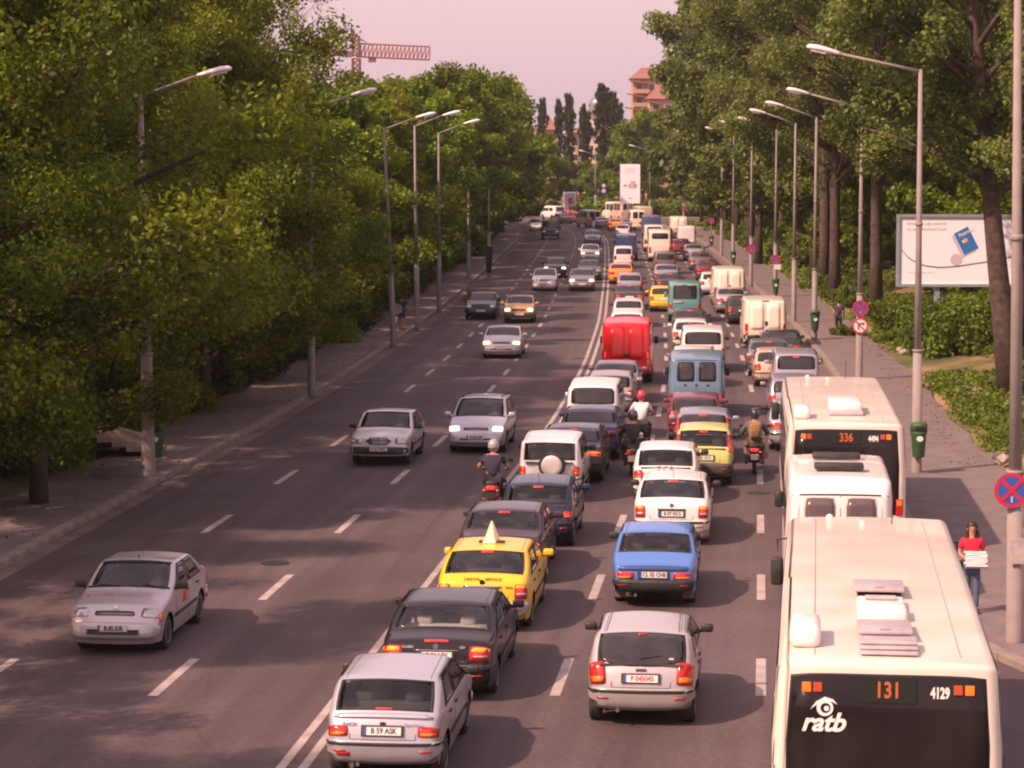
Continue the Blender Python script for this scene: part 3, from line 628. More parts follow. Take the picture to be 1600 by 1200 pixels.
T,S,part = vehicle('sedan',783,909,1,P("anthracite",(.05,.035,.045),.3),"dark brown saloon just beyond the yellow taxi, right indicator lit","car",d=2,amber='top',Wd=1.76)
T,S,part = vehicle('hatch',841,852,1,navy,"navy hatchback with roof aerial between the dark brown saloon and the white off-road car","car",d=2,tail=(2.3,3.0,.80,1.05),H=1.45); MB().tube([S.P(5.15,0,0),S.P(5.05,0,.28)],.006,5).build("aerial",BLACK,T)
T,S,part = vehicle('suv',860,783,1,white,"white off-road car with a spare wheel on its tailgate","off-road car",d=2,bar3=None,mirror=BLACK,plateu=1.5,tail=(2.1,2.95,.84,1.03),brake=True)
sp = MB().lathe([(.2,-.1),(.30,-.1),(.335,-.05),(.335,.05),(.30,.09),(.2,.09)],24,'Y').build("spare_wheel", RUBBER, T, loc=(.08,-.12,.98)); MB().lathe([(.02,-.14),(.16,-.135),(.25,-.12),(.265,-.10),(.26,.05)],24,'Y').build("spare_wheel_cover", white, sp, True)
vehicle('sedan',893,753,1,graph,"dark grey saloon left of the motorcycles, lit amber and red tail lamp","car",d=1,amber='top',L=4.3)
vehicle('sedan',921,718,1,dblue,"dark blue saloon in front of the white estate van","car",d=1,brake=False,Wd=1.76)
T,S,part = vehicle('mpv',927,688,1,white,"tall white car with a large rear window behind the dark blue saloon","people carrier",d=1,brake=False,Wd=1.70,H=1.80)
vehicle('hatch',953,650,1,P("rose_silver",(.42,.36,.37),.4),"pinkish silver hatchback between the tall white car and the red van","car",d=1,brake=False)
vehicle('sedan',962,630,1,mauve,"mauve saloon directly behind the red van","car",d=1,brake=False,L=4.2)
T,S,part = vehicle('van',979,598,1,red,"bright red panel van with windowless rear doors","van",d=1,Wd=1.98,H=2.42,rearwin='none',mirror=BLACK,plateu=1.5,tail=(1.9,3.6,.87,1.02),bumper=red)
part("door_gap", S.panel(2.05,4.9,-.006,.006,.003,8,1,0,.004), SEAL); MB().box((0,0,0),(.22,.03,.12),bev=.02).build("door_latch", BLACK, T, loc=(.0,-.02,1.08))
vehicle('wagon',980,536,1,white,"white estate directly in front of the red van","car",d=0,brake=False)
vehicle('hatch',982,511,1,P("silver_white",(.62,.58,.57),.2),"pale silver small car two ahead of the red van","car",d=0,brake=False)
vehicle('sedan',983,484,1,graph,"dark saloon with bright number plate three ahead of the red van","car",d=1)
vehicle('hatch',984,463,1,lilac,"grey hatchback behind the orange and grey taxi","car",d=0)
vehicle('sedan',970,444,1,orange,"orange taxi beside the double line with dark car to its right","taxi",d=0,name='taxi',brake=False)
vehicle('mpv',974,419,1,white,"small white van car behind the blue covered truck","van",d=0,brake=False,Wd=1.6,H=1.75,L=3.8)
vehicle('truck',979,408,1,tarp2,"dark blue covered truck beside the double line","truck",d=0,L=5.2,Wd=1.95,H=2.3,rearwin='no')
vehicle('hatch',973,371,1,white,"white car at the bend behind the orange taxi","car",d=0)
vehicle('sedan',962,360,1,orange,"orange taxi at the mouth of the far junction","taxi",d=0,name='taxi')
# middle lane
T,S,part = vehicle('hatch',1003,1128,1,silverp,"champagne silver hatchback with black mirrors and red lettered plate, nearest in the middle lane","car",d=3,tail=(2.15,4.05,.74,1.07),gbow=-.45,plate="P 045045",redplate=True,wiper=True,mirror=BLACK,Wd=1.68,H=1.48,plateu=2.6,brake=False,alloy=True,kw=dict(taper=.17,er=.085,crown=.055,tum=.20))
part("door_roof_gutter", S.panel(5.05,5.95,-.80,-.785,.004,6,1,0,.006), SEAL); part("door_roof_gutter", S.panel(5.05,5.95,.785,.80,.004,6,1,0,.006), SEAL)
MB().box((0,0,0),(.16,.01,.045)).build("badge", CHROME, T, loc=tuple(S.P(3.12,0,.012))); MB().box((.42,0,0),(.07,.006,.025)).build("sticker", WHITEP, T, loc=tuple(S.P(4.17,.05,.013)))
part("third_brake_light", S.panel(4.84,4.89,-.12,.12,.012,1,4,.1,.01), LRED)
T,S,part = vehicle('boxy',1022,946,1,sky_b,"old blue saloon with rusty black bumper and mud flaps","car",d=3,tail=(2.10,2.62,.52,1.02),plate="CL 02 CNB",bumper=BLACK,mirror=BLACK,bar3=None,alloy=False,plateu=2.42,brake=True)
part("tail_band", S.panel(2.72,2.98,-.93,.93,.004,2,12,.04,.01), P("blue_dark",(.03,.07,.2)))
for s_ in (-1,1): MB().box((s_*(S.W/2-.16),S.wy[0]-.42,.26),(.22,.02,.24),bev=.01).build("mud_flap", mat("mud_flap_brown",(.20,.14,.11),.9,noise=(8,.6)), T)
MB().box((.05,S.k[4].x+.25,S.belt+.03),(.34,.2,.1),bev=.04).build("parcel", mat("parcel_paper",(.6,.5,.48),.8,noise=(9,.7,(.5,.05,.06))), T)
T,S,part = vehicle('liftback',1050,849,1,white,"white liftback saloon with amber indicators directly ahead of the old blue saloon","car",d=2,amber='top',tail=(2.15,2.9,.77,1.05),plate="B 07 RKG",mirror=BLACK,plateu=2.38); part("plate_handle_strip", S.panel(2.62,2.70,-.42,.42,.02,2,8,.05,.02), BLACK)
MB().lathe([(.045,-.006),(.045,.006)],16,'Y').build("badge", STEELRIM, T, loc=tuple(S.P(2.9,0,.014))); MB().tube([S.P(5.15,0,0),S.P(5.1,0,.2)],.006,5).build("aerial",BLACK,T)
T,S,part = vehicle('hatch',1040,786,1,white,"white hatchback with red T C R letters on its tailgate","car",d=2,tail=(2.3,3.2,.76,1.05),brake=True,bar3=None,mirror=BLACK,H=1.44); letter(T,S,"T C R",3.45,0,.17,mat("red_vinyl",(.6,.05,.06),.5),.004)
T,S,part = vehicle('hatch',1099,757,1,lime,"lime green small tall hatchback with high tail lamps","car",d=2,Wd=1.58,H=1.56,L=3.54,tail=(3.2,4.75,.90,1.02),wiper=True,mirror=BLACK,bumper=P("bumper_grey",(.10,.085,.08)),plate="B 80 GYU",amber='none' if False else 'in')
MB().lathe([(.05,-.006),(.05,.006)],16,'Y').build("badge", CHROME, T, loc=tuple(S.P(3.1,0,.014)))
vehicle('hatch',1098,722,1,lilac,"silver blue hatchback directly ahead of the lime green hatchback","car",d=1,tail=(3.2,4.75,.90,1.02),Wd=1.66,H=1.48,L=3.7)
vehicle('hatch',1085,689,1,wine,"wine red car between the silver blue hatchback and the light blue van","car",d=1,brake=False,H=1.42)
T,S,part = vehicle('van',1088,652,1,vblue,"light blue van with two square rear windows","van",d=1,Wd=1.92,H=2.1,L=4.8,rearwin='two',mirror=BLACK,tail=(1.95,2.5,.84,1.02),bar3=None,plateu=1.5)
part("door_gap", S.panel(2.05,4.9,-.006,.006,.003,8,1,0,.004), SEAL); part("roof_gutter", S.panel(4.86,4.9,-.97,.97,.006,1,12,0,.01), SEAL)
for s_ in (-.45,0,.45): MB().box((0,0,0),(.10,.02,.05),bev=.01).build("door_latch", BLACK, T, loc=tuple(S.P(3.6,s_,.014)))
vehicle('wagon',1082,605,1,white,"white estate roof between the light blue van and the white people carrier","car",d=1,brake=False,L=3.9)
T,S,part = vehicle('mpv',1098,582,1,white,"white people carrier with dark script under its rear window","people carrier",d=1,Wd=1.86,H=1.82,L=4.7,mirror=BLACK,brake=False,tail=(2.1,3.2,.90,1.03)); letter(T,S,"CLUB",3.2,.2,.2,INK,.004,1,1,.3)
vehicle('hatch',1079,548,1,white,"white hatchback with red script just ahead of the white people carrier","car",d=1,H=1.4)
vehicle('sedan',1078,530,1,graph,"low dark car between the teal minibus and the white hatchback","car",d=0,L=3.9,brake=True)
T,S,part = vehicle('van',1070,503,1,teal,"teal van with a dark wide rear window","van",d=1,Wd=1.80,H=2.12,L=4.6,rearwin='one',bar3=None,plateu=1.5,brake=False)
part("roof_sticker", S.panel(4.88,4.95,-.62,-.1,.01,1,3,.1,.01), mat("sticker_pink",(.6,.35,.36),.6)); part("roof_sticker", S.panel(4.88,4.95,.1,.62,.01,1,3,.1,.01), mat("sticker_yellow",(.6,.55,.25),.6)); part("door_patch", S.panel(2.9,3.4,-.8,-.1,.006,2,3,.1,.01), mat("primer_beige",(.42,.38,.28),.8))
vehicle('hatch',1035,487,1,yel,"small bright yellow hatchback left of the teal van","car",d=1,Wd=1.5,H=1.45,L=3.5,brake=False,bumper=yel)
vehicle('sedan',1046,462,1,graph,"dark car between the yellow hatchback and the silver saloon","car",d=0,L=4.0)
vehicle('sedan',1041,446,1,lilac,"silver saloon behind the taupe van in the middle lane","car",d=0,brake=False,L=4.2)
vehicle('mpv',1039,428,1,brown,"taupe people carrier directly behind the cream minibus","people carrier",d=0,brake=False,H=1.7)
T,S,part = vehicle('van',1031,409,1,cream,"cream minibus with a narrow rear window","minibus",d=0,Wd=2.0,H=2.72,L=6.2,rearwin='no',brake=False); part("rear_window", S.panel(4.42,4.72,-.8,.8,.006,3,8,.06,.01), DGLASS)
vehicle('van',1022,393,1,cream,"second cream van peeking out left of the cream minibus","van",d=0,H=2.5,L=5,brake=False)
vehicle('truck',1019,374,1,tarp,"box truck with a violet blue rear door","truck",d=0,Wd=2.1,H=2.6,brake=True,rearwin='no')
vehicle('van',997,360,1,cream,"cream van left of the violet blue truck","van",d=0,H=2.5,rearwin='two')
vehicle('truck',1008,352,1,beige,"beige box truck ahead of the violet blue truck","truck",d=0,H=2.5,rearwin='no')
# right lane
vehicle('sedan',1246,705,1,silver,"silver car mostly hidden left of the farther bus","car",d=1,mirror=BLACK)
vehicle('wagon',1240,660,1,lilac,"blue grey car with high brake light ahead of the farther bus","car",d=1)
vehicle('mpv',1243,624,1,P("silver_lilac",(.44,.41,.47),.4),"lilac silver people carrier with a wide rear window by the right kerb","people carrier",d=1,H=1.74,brake=True,tail=(2.2,2.9,.86,1.04))
vehicle('hatch',1211,604,1,beige,"beige hatchback with lit lamp left of the lilac people carrier","car",d=1,H=1.42)
vehicle('sedan',1202,589,1,grey,"grey saloon with red tail lamps behind the dark green car","car",d=1)
vehicle('sedan',1222,571,1,dgreen,"dark green saloon beside the nearer white panel van","car",d=1,brake=False)
T,S,part = vehicle('van',1195,545,1,cream,"nearer tall white panel van with windowless rear doors","van",d=1,Wd=2.0,H=2.3,rearwin='none',mirror=BLACK,brake=False,plateu=2.3,tail=(2.0,3.2,.9,1.02),bumper=BLACK)
part("door_gap", S.panel(2.05,4.9,-.006,.006,.003,8,1,0,.004), SEAL); MB().box((0,0,0),(.13,.03,.2),bev=.02).build("door_latch", BLACK, T, loc=tuple(S.P(3.2,.04,.02))); MB().box((0,0,0),(.35,.06,.05),bev=.02).build("roof_lamp", BLACK, T, loc=tuple(S.P(5.0,0,.01)))
vehicle('hatch',1160,507,1,graph,"dark grey hatchback half hidden by the nearer white panel van","car",d=1)
vehicle('sedan',1142,490,1,silverp,"silver saloon behind the farther white panel van","car",d=1,brake=True)
T,S,part = vehicle('van',1139,479,1,cream,"farther tall white panel van with windowless rear doors","van",d=1,Wd=1.95,H=2.3,rearwin='none',brake=False,tail=(2.0,3.2,.9,1.02),bumper=BLACK); MB().box((0,0,0),(.13,.03,.2),bev=.02).build("door_latch", BLACK, T, loc=tuple(S.P(3.2,.04,.02)))
vehicle('hatch',1114,461,1,white,"white hatchback left of the farther white panel van","car",d=0,brake=False)
vehicle('sedan',1106,439,1,wine,"dark red saloon next to the right kerb","car",d=0)
vehicle('sedan',1094,423,1,grey,"grey saloon ahead of the dark red saloon by the right kerb","car",d=0)
vehicle('sedan',1084,408,1,silver,"silver saloon behind the square white box van","car",d=0,brake=False)
vehicle('hatch',1064,398,1,wine,"red small car with lit lamps beside the square white box van","car",d=0)
vehicle('truck',1073,388,1,white,"square white box van by the right kerb","van",d=0,L=4.2,Wd=1.75,H=2.2,rearwin='no',brake=False)
vehicle('van',1061,372,1,cream,"white van ahead of the square white box van","van",d=0,rearwin='none',H=2.4)
# oncoming
T,S,part = vehicle('sedan',186,1018,-1,silverp,"silver saloon with red signs on bonnet and door, nearest oncoming car","car",d=3,L=4.17,Wd=1.66,H=1.43,plate="B 45 KIR",mirror=BLACK)
part("bonnet_sticker", S.panel(7.36,7.46,.72,.80,.004,2,3,.1,.005), mat("red_vinyl")); 
o = link("lettering", textmesh("COMIS AUTORIZAT", .12, .001, .002, .95, 0, mat("red_vinyl_faded",(.42,.20,.2),.5)), T, tuple(S.P(7.40,0,.036)), (-math.atan2(S.curve(7.4)[1].y, S.curve(7.4)[1].x), 0, math.pi))
for u0 in (9.40,9.72): part("bumper_slot", S.panel(u0,u0+.16,-.66,.66,.05,2,10,.08,.01), BLACK)
MB().box((0,0,0),(.07,.03,.07),rx=.8).build("badge", CHROME, T, loc=tuple(S.P(8.06,0,.012)))
for s_ in (-1,1): MB().tube([S.P(6.93,s_*.5-.3,.02),S.P(6.86,s_*.5+.15,.02)],.01,5).build("wiper",BLACK,T)
MB().tube([S.P(5.9,0,0),S.P(5.86,0,.06)],.012,5).build("aerial",BLACK,T); part("door_sticker", S.sidepanel([(2.1,.66),(2.35,.66),(2.3,.86),(2.1,.86)],.012,-1), mat("red_vinyl"))
T,S,part = vehicle('boxy',594,727,-1,P("silver_old",(.60,.58,.58),.2),"white boxy saloon with broad chrome grille, left of the oncoming estate","car",d=2,Wd=1.70,bumper=BLACK,plate="B 32 WET",mirror=BLACK,alloy=False)
part("grille_surround", S.panel(8.08,8.78,-.36,.36,.02,3,6,.05,.03), BLACK)
for i in range(5): part("grille_bar", S.panel(8.16+i*.12,8.20+i*.12,-.33,.33,.03,1,4,0,.02), CHROME)
MB().box((0,0,0),(.025,.02,.5)).build("grille_spine", CHROME, T, loc=tuple(S.P(8.4,0,.03)),scale=(1,1,.6))
T,S,part = vehicle('wagon',745,707,-1,silver,"silver estate with roof rails and lit headlamps, beyond the scooter rider","car",d=2,headlit=True,rails=True,plate="B 68 LUP")
vehicle('sedan',784,560,-1,silverp,"silver coupe with bright lit headlamps in the middle oncoming lane","car",d=1,headlit=True,L=4.3,H=1.33)
vehicle('boxy',811,505,-1,gold,"ochre boxy saloon with lit headlamps","car",d=1,headlit=True,bumper=BLACK)
vehicle('sedan',751,499,-1,dgreen,"dark green saloon close to the left kerb","car",d=1,L=4.3)
vehicle('hatch',851,455,-1,white,"white small saloon ahead of the black car, oncoming","car",d=1,L=4.1)
vehicle('sedan',867,434,-1,black,"black saloon with lit headlamps behind the white small one","car",d=1,headlit=True)
vehicle('sedan',909,455,-1,grey,"grey saloon with lit headlamps near the double line","car",d=1,headlit=True)
vehicle('sedan',921,438,-1,graph,"dark saloon right behind the grey one near the double line","car",d=1)
vehicle('hatch',922,409,-1,white,"white car with one lit headlamp beyond the dark saloon, oncoming","car",d=1,headlit=True)
vehicle('sedan',926,382,-1,grey,"grey car farthest of the lane beside the double line, oncoming","car",d=0)
vehicle('van',860,374,-1,black,"black van in the shade at the far left kerb","van",d=0,H=2.1)
vehicle('hatch',838,361,-1,white,"white car parked in the shade behind the black van","car",d=0)
# traffic at the far junction
jg = "traffic turning at the far junction"
for (c,x,y,cm,lb,ct,dh,kk) in (('van',929,356,P("van_silver",(.42,.38,.37),.3),"silver grey van with two rear windows turning at the far junction","van",-.25,dict(rearwin='two',H=2.3)),
    ('sedan',944,357,lilac,"blue grey car with red lamps right of the turning silver van","car",-.25,dict()),
    ('hatch',904,348,orange,"small orange taxi left of the turning silver van","taxi",-.3,dict(name='taxi')),
    ('hatch',896,345,red,"red car left of the small orange taxi","car",-.3,dict()),
    ('sedan',888,350,grey,"grey saloon at the left end of the far junction","car",-.4,dict()),
    ('van',875,343,white,"white van farthest left at the far junction","van",-.4,dict(H=2.0,L=4.5)),
    ('truck',896,338,brown,"long brownish truck behind the red car at the junction","truck",-.5,dict(L=7,H=2.3,rearwin='no')),
    ('van',968,345,cream,"cream high van below the tall white poster","van",-.2,dict(H=2.7,rearwin='two')),
    ('van',980,346,beige,"beige van right beside the cream high van under the poster","van",-.2,dict(H=2.8,rearwin='two')),
    ('sedan',958,344,mauve,"mauve car beside the cream high van at the junction","car",-.25,dict()),
    ('sedan',984,360,mauve,"mauve car with red lamp below the beige van","car",-.1,dict(brake=True))):
    vehicle(c,x,y,1,cm,lb,ct,d=0,grp=jg,dh=dh,**kk)
# ------------------------------------------------------------------ buses
BUSC = dict(L=12.0,W=2.6,H=3.0,k=[(.12,.32),(.02,.42),(0,.9),(.0,1.3),(.02,1.7),(.12,3.0),(11.7,3.0),(11.95,1.3),(11.98,1.0),(12,.8),(12,.5),(11.9,.32)],belt=2.2,wy=(3.3,9.3),fil=.10)
buswhite = mat("bus_cream", (.70,.63,.54), .4, 0, .5, .3, noise=(.9,.6,(.52,.45,.38)))
LED = mat("led_orange", (.40,.09,.025), .5, emit=(1,.18,.03), es=.06)
def bus(X, Yr, h, label, num, route, roofkit, logo):
    S = Shape(BUSC, tum=.035, crown=.03, er=.14, ve=.90, taper=.03); T = thing("city_bus", label, "bus", (X,Yr,0), -math.atan(h), "city buses at the kerb")
    link("body", S.body(False, buswhite), T)
    def bx(name, c, d, m, par=T, **k): return MB().box(c, d, **k).build(name, m, par, True if k.get('bev') else False)
    def uz(z):   # profile parameter at height z on the rear face
        lo, hi = 1.0, 5.0
        for _ in range(40):
            m_ = (lo+hi)/2
            if S.curve(m_)[0].y < z: lo = m_
            else: hi = m_
        return lo
    rw = link("rear_window", mesh("rear_window", *S.panel(uz(1.05), uz(2.84), -.88, .88, .008, 14, 10, .012, .03), BGLASS, True), T)
    link("rear_seal", mesh("rear_seal", *S.panel(uz(1.03), uz(2.86), -.895, .895, .004, 14, 10, .01, .02), SEAL, True), T)
    def at(x, z, off=.02): p = S.P(uz(z), x/ (S.W/2*.985), off); return p
    tl = .075
    for sx in (-1,1):
        for (dx, m_) in ((.94, mat('marker_lit',(.85,.12,.01),.3,emit=(1,.13,.01),es=.55)), (.81, mat('marker_dim',(.42,.07,.02),.3))):
            p = at(sx*dx, 2.70); MB().box((0,0,0), (.10,.02,.11), bev=.012).build("marker_lamp", m_, T, loc=tuple(p), rot=(-tl,0,0))
        p = at(sx*1.16, 1.2, .0); c_ = MB().box((0,0,0), (.16,.05,.36), bev=.03).build("tail_light", LRED, T, loc=tuple(p)); MB().box((0,-.015,.09),(.12,.04,.12),bev=.02).build("indicator", LAMBER, c_)
    dp = at(0, 2.68); MB().box((0,0,0), (.62,.012,.27)).build("route_display", mat("display_glass",(.016,.02,.014),.35,0,.3), T, loc=tuple(dp), rot=(-tl,0,0))
    link("lettering", textmesh(route, .25, .003, .006, .78, 0, LED), T, (dp.x, dp.y-.010, dp.z), (math.pi/2-tl,0,0))
    p = at(.60, 2.66); link("lettering", textmesh(num, .17, .003, .007, .62, 0, WHITEP), T, tuple(p), (math.pi/2-tl,0,0))
    if logo:
        p = at(-.74, 2.30); link("lettering", textmesh("ratb", .29, .003, .008, 1.0, .32, WHITEP), T, tuple(p), (math.pi/2-tl,0,0))
        e = MB(); q = at(-.72, 2.47, .018); n = 18
        ring = [(.11*math.cos(a), .11*math.sin(a)) for a in np.linspace(0, 2*math.pi, n, endpoint=False)]; rin = [(.068*math.cos(a)+.008, .068*math.sin(a)-.004) for a in np.linspace(0, 2*math.pi, n, endpoint=False)]
        V = [(a,-.004,b) for a,b in ring]+[(a,-.004,b) for a,b in rin]; F = [(i,(i+1)%n,(i+1)%n+n,i+n) for i in range(n)]
        e.add(V, F); e.add([(-.20,-.005,.0),(-.10,-.005,.10),(.02,-.005,.145),(.12,-.005,.10),(.17,-.005,.02),(.10,-.005,.07),(.0,-.005,.10),(-.09,-.005,.06),(-.17,-.005,.02)], [(0,1,7,8),(1,2,6,7),(2,3,5,6),(3,4,5)])
        e.add([(.035*math.cos(a)+.02,-.006,.035*math.sin(a)-.01) for a in np.linspace(0,2*math.pi,12,endpoint=False)], [tuple(range(12))])
        e.build("eye_logo", WHITEP, T, loc=tuple(q), rot=(-tl,-.15,0), scale=(.85,1,.85))
    # lower rear: bumper, plate, engine grille
    link("bumper", mesh("bumper", *S.panel(1.0, 2.0, -1.03, 1.03, .04, 5, 12, .03, .06), buswhite, True), T)
    for i in range(5): bx("grille_slat", (0,-.02,.62+i*.07), (1.2,.03,.03), BLACK)
    # flanks: window band, doors on right
    for sd in (-1,1):
        for i in range(8):
            y0 = .7+i*1.36; link("side_window", mesh("side_window", *S.sidepanel([(y0,1.15),(y0+1.30,1.15),(y0+1.30,2.62),(y0,2.62)], .006, sd, 3), DGLASS, True), T)
    tm, rmm = wheel_meshes(.48, .3, False)
    for y in S.wy:
        for sd in (-1,1): w = link("wheel", tm, T, (sd*1.08,y,.48), (0,0,0 if sd>0 else math.pi)); link("rim", rmm, w)
    bx("underbody", (0,6,.42), (2.1,11.2,.3), SEAL)
    link("windscreen", mesh("windscreen", *S.panel(6.1, 6.92, -.92, .92, .006, 5, 8, .03, .01), DGLASS, True), T)
    for sd in (-1,1): MB().tube([(sd*1.22,11.9,2.6),(sd*1.42,12.05,2.55),(sd*1.42,12.05,2.3)],.02,6).box((sd*1.42,12.0,2.05),(.2,.12,.46),bev=.05).build("mirror", BLACK, T, True)
    GREYP = mat("hatch_grey", (.42,.38,.40), .6, noise=(6,.4)); WH = mat("vent_white", (.80,.75,.72), .45, noise=(5,.3))
    z0 = 2.99
    bx("air_intake", (-.93,1.35,z0+.12), (.36,.95,.26), WH, bev=.08)
    if roofkit == 'full':
        s_ = MB()
        for i in range(3): s_.box((.02,.62+i*.13,z0+.04+i*.035), (.66,.42,.03), bev=.012)
        s_.build("stacked_vent", GREYP, T, True)
        for (y, zz) in ((1.75,.10),(4.65,.10)):
            h_ = MB().box((0,0,0), (.64,1.0,.05), rx=-.05, bev=.015).build("roof_hatch", GREYP, T, True, loc=(.0,y,z0+zz)); MB().box((0,-.42,.035),(.14,.05,.03),bev=.01).build("hatch_handle", LRED, h_)
            MB().box((0,y,z0+.02),(.56,.9,.08)).build("hatch_frame", BLACK, T)
        MB().box((0,2.85,z0+.08),(.60,.62,.17),bev=.05).box((0,3.55,z0+.05),(.60,.7,.10),bev=.04).build("vent_housing", WH, T, True); MB().box((0,3.6,z0+.13),(.40,.12,.05),bev=.02).build("vent_louvre", GREYP, T)
    else:
        MB().box((.05,2.6,z0+.14),(.72,1.5,.26),bev=.06).build("vent_housing", WH, T, True); MB().box((.05,1.9,z0+.06),(.76,.7,.10),bev=.03).build("roof_hatch", GREYP, T, True)
    MB().tube([(.35,10.9,z0),(.36,10.85,z0+.5)],.008,5).build("aerial", BLACK, T); MB().lathe([(.06,0),(.05,.04),(.02,.06)],10).build("roof_beacon", WH, T, loc=(-.6,11.5,z0)); MB().lathe([(.05,0),(.04,.03),(.015,.04)],10).build("roof_cap", WH, T, loc=(-.1,11.0,z0))
    for xx in (-.82,.82): MB().tube([(xx,.5,z0+.001),(xx,11.3,z0+.001)],.008,4).build("roof_seam", GREYP, T)
    return T
g = 4.20
bus(g, 27.45, .122, "cream city bus filling the bottom right, route 131, fleet number 4129", "4129", "131", 'full', True)
bus(7.14, 53.0, .098, "farther cream city bus with fleet number 4494 ahead of the minibus", "4494", "336", 'small', False)
# high roof minibus between the buses
CLS['minibus'] = dict(L=5.1,W=2.1,H=2.64,k=[(.12,.34),(.02,.42),(0,.66),(.0,1.15),(.02,1.42),(.10,2.34),(.42,2.60),(4.0,2.64),(4.5,1.35),(4.8,1.1),(5.05,.5),(5.0,.34)],belt=1.3,wy=(1.1,4.1))
S = Shape(CLS['minibus'], tum=.07, er=.10, ve=.88); mw = P("minibus_white",(.76,.71,.68))
T = thing("minibus", "white high roof minibus between the two city buses, two black roof hatches", "minibus", (6.20,46.7,0), -math.atan(.10), "vehicles queueing away from the camera on the right side of the road")
link("body", S.body(False, mw), T)
def part_(name, VF, m, par=T): return link(name, mesh(name, VF[0], VF[1], m, True), par)
for s_ in (-1,1):
    part_("window_seal", S.panel(4.13,4.87,min(s_*.10,s_*.76),max(s_*.10,s_*.76),.004,4,6,.08,.01), mat("rusty_trim",(.42,.30,.24),.8,noise=(10,1,(.6,.5,.45)))); part_("rear_window", S.panel(4.16,4.84,min(s_*.13,s_*.73),max(s_*.13,s_*.73),.009,4,6,.09,.01), mat("curtained_glass",(.10,.075,.08),.25,0,.6,noise=(7,.5,(.14,.10,.105))))
    part_("tail_light", S.panel(2.1,2.9,min(s_*.86,s_*1.02),max(s_*.86,s_*1.02),.015,4,4,.05,.03), LRED)
    part_("door_gap", S.panel(2.1,4.9,min(s_*.855,s_*.865),max(s_*.855,s_*.865),.004,8,1,0,.006), SEAL)
    MB().tube([S.P(3.9,s_*.90,.05),S.P(4.02,s_*.84,.07),S.P(4.1,s_*.93,.05)],.013,6).build("door_hinge", STEELRIM, T)
    MB().box((s_*1.12,4.55,1.6),(.18,.1,.34),bev=.05).build("mirror", BLACK, T, True)
    for y in S.wy:
        w = link("wheel", wheel_meshes(.35,.22,False)[0], T, (s_*.87,y,.35), (0,0,0 if s_>0 else math.pi)); link("rim", wheel_meshes(.35,.22,False)[1], w)
    for q in ([(.7,1.4),(1.9,1.4),(1.9,2.05),(.7,2.05)],[(2.05,1.4),(3.2,1.4),(3.2,2.05),(2.05,2.05)],[(3.4,1.35),(4.4,1.35),(4.15,2.05),(3.4,2.05)]): part_("side_window", S.sidepanel(q,.006,s_), DGLASS)
part_("door_gap", S.panel(2.05,4.9,-.007,.007,.004,8,1,0,.006), SEAL); part_("roof_joint", S.panel(4.92,4.97,-.98,.98,.008,1,12,0,.012), SEAL)
part_("bumper", S.panel(.9,2.0,-1.06,1.06,.04,5,12,.04,.05), BLACK); MB().box((0,2.7,.5),(1.5,5,.3)).build("underbody", SEAL, T); part_("windscreen", S.panel(7.1,7.9,-.9,.9,.006,4,8,.05,.01), DGLASS)
for yy in (1.3,3.0): MB().box((.0,yy,2.70),(.95,.40,.11),bev=.03).build("roof_hatch", BLACK, T, True)
# ------------------------------------------------------------------ people (skinned skeletons)
def skin(name, pts, edges, rad, m, parent=None, lvl=1, root=0):
    me = bpy.data.meshes.new(name); me.from_pydata(pts, edges, []); o = bpy.data.objects.new(name, me); COL.objects.link(o)
    o.modifiers.new("s", 'SKIN').use_smooth_shade = True
    for i, r in enumerate(rad): me.skin_vertices[0].data[i].radius = (r, r) if not hasattr(r, '__len__') else r
    me.skin_vertices[0].data[root].use_root = True
    s = o.modifiers.new("u", 'SUBSURF'); s.levels = lvl
    dg = bpy.context.evaluated_depsgraph_get(); m2 = bpy.data.meshes.new_from_object(o.evaluated_get(dg)); bpy.data.objects.remove(o)
    m2.materials.clear(); m2.materials.append(m); m2.name = name
    return link(name, m2, parent)
SKIN = mat("skin", (.45,.23,.16), .6, noise=(15,.2)); 
def chain(P_, segs):
    """P_: dict name->(co, radius); segs: list of name chains"""
    names = []; idx = {}; e = []
    for c in segs:
        for a in c:
            if a not in idx: idx[a] = len(names); names.append(a)
        e += [(idx[a], idx[b]) for a, b in zip(c[:-1], c[1:])]
    return [P_[n][0] for n in names], e, [P_[n][1] for n in names]
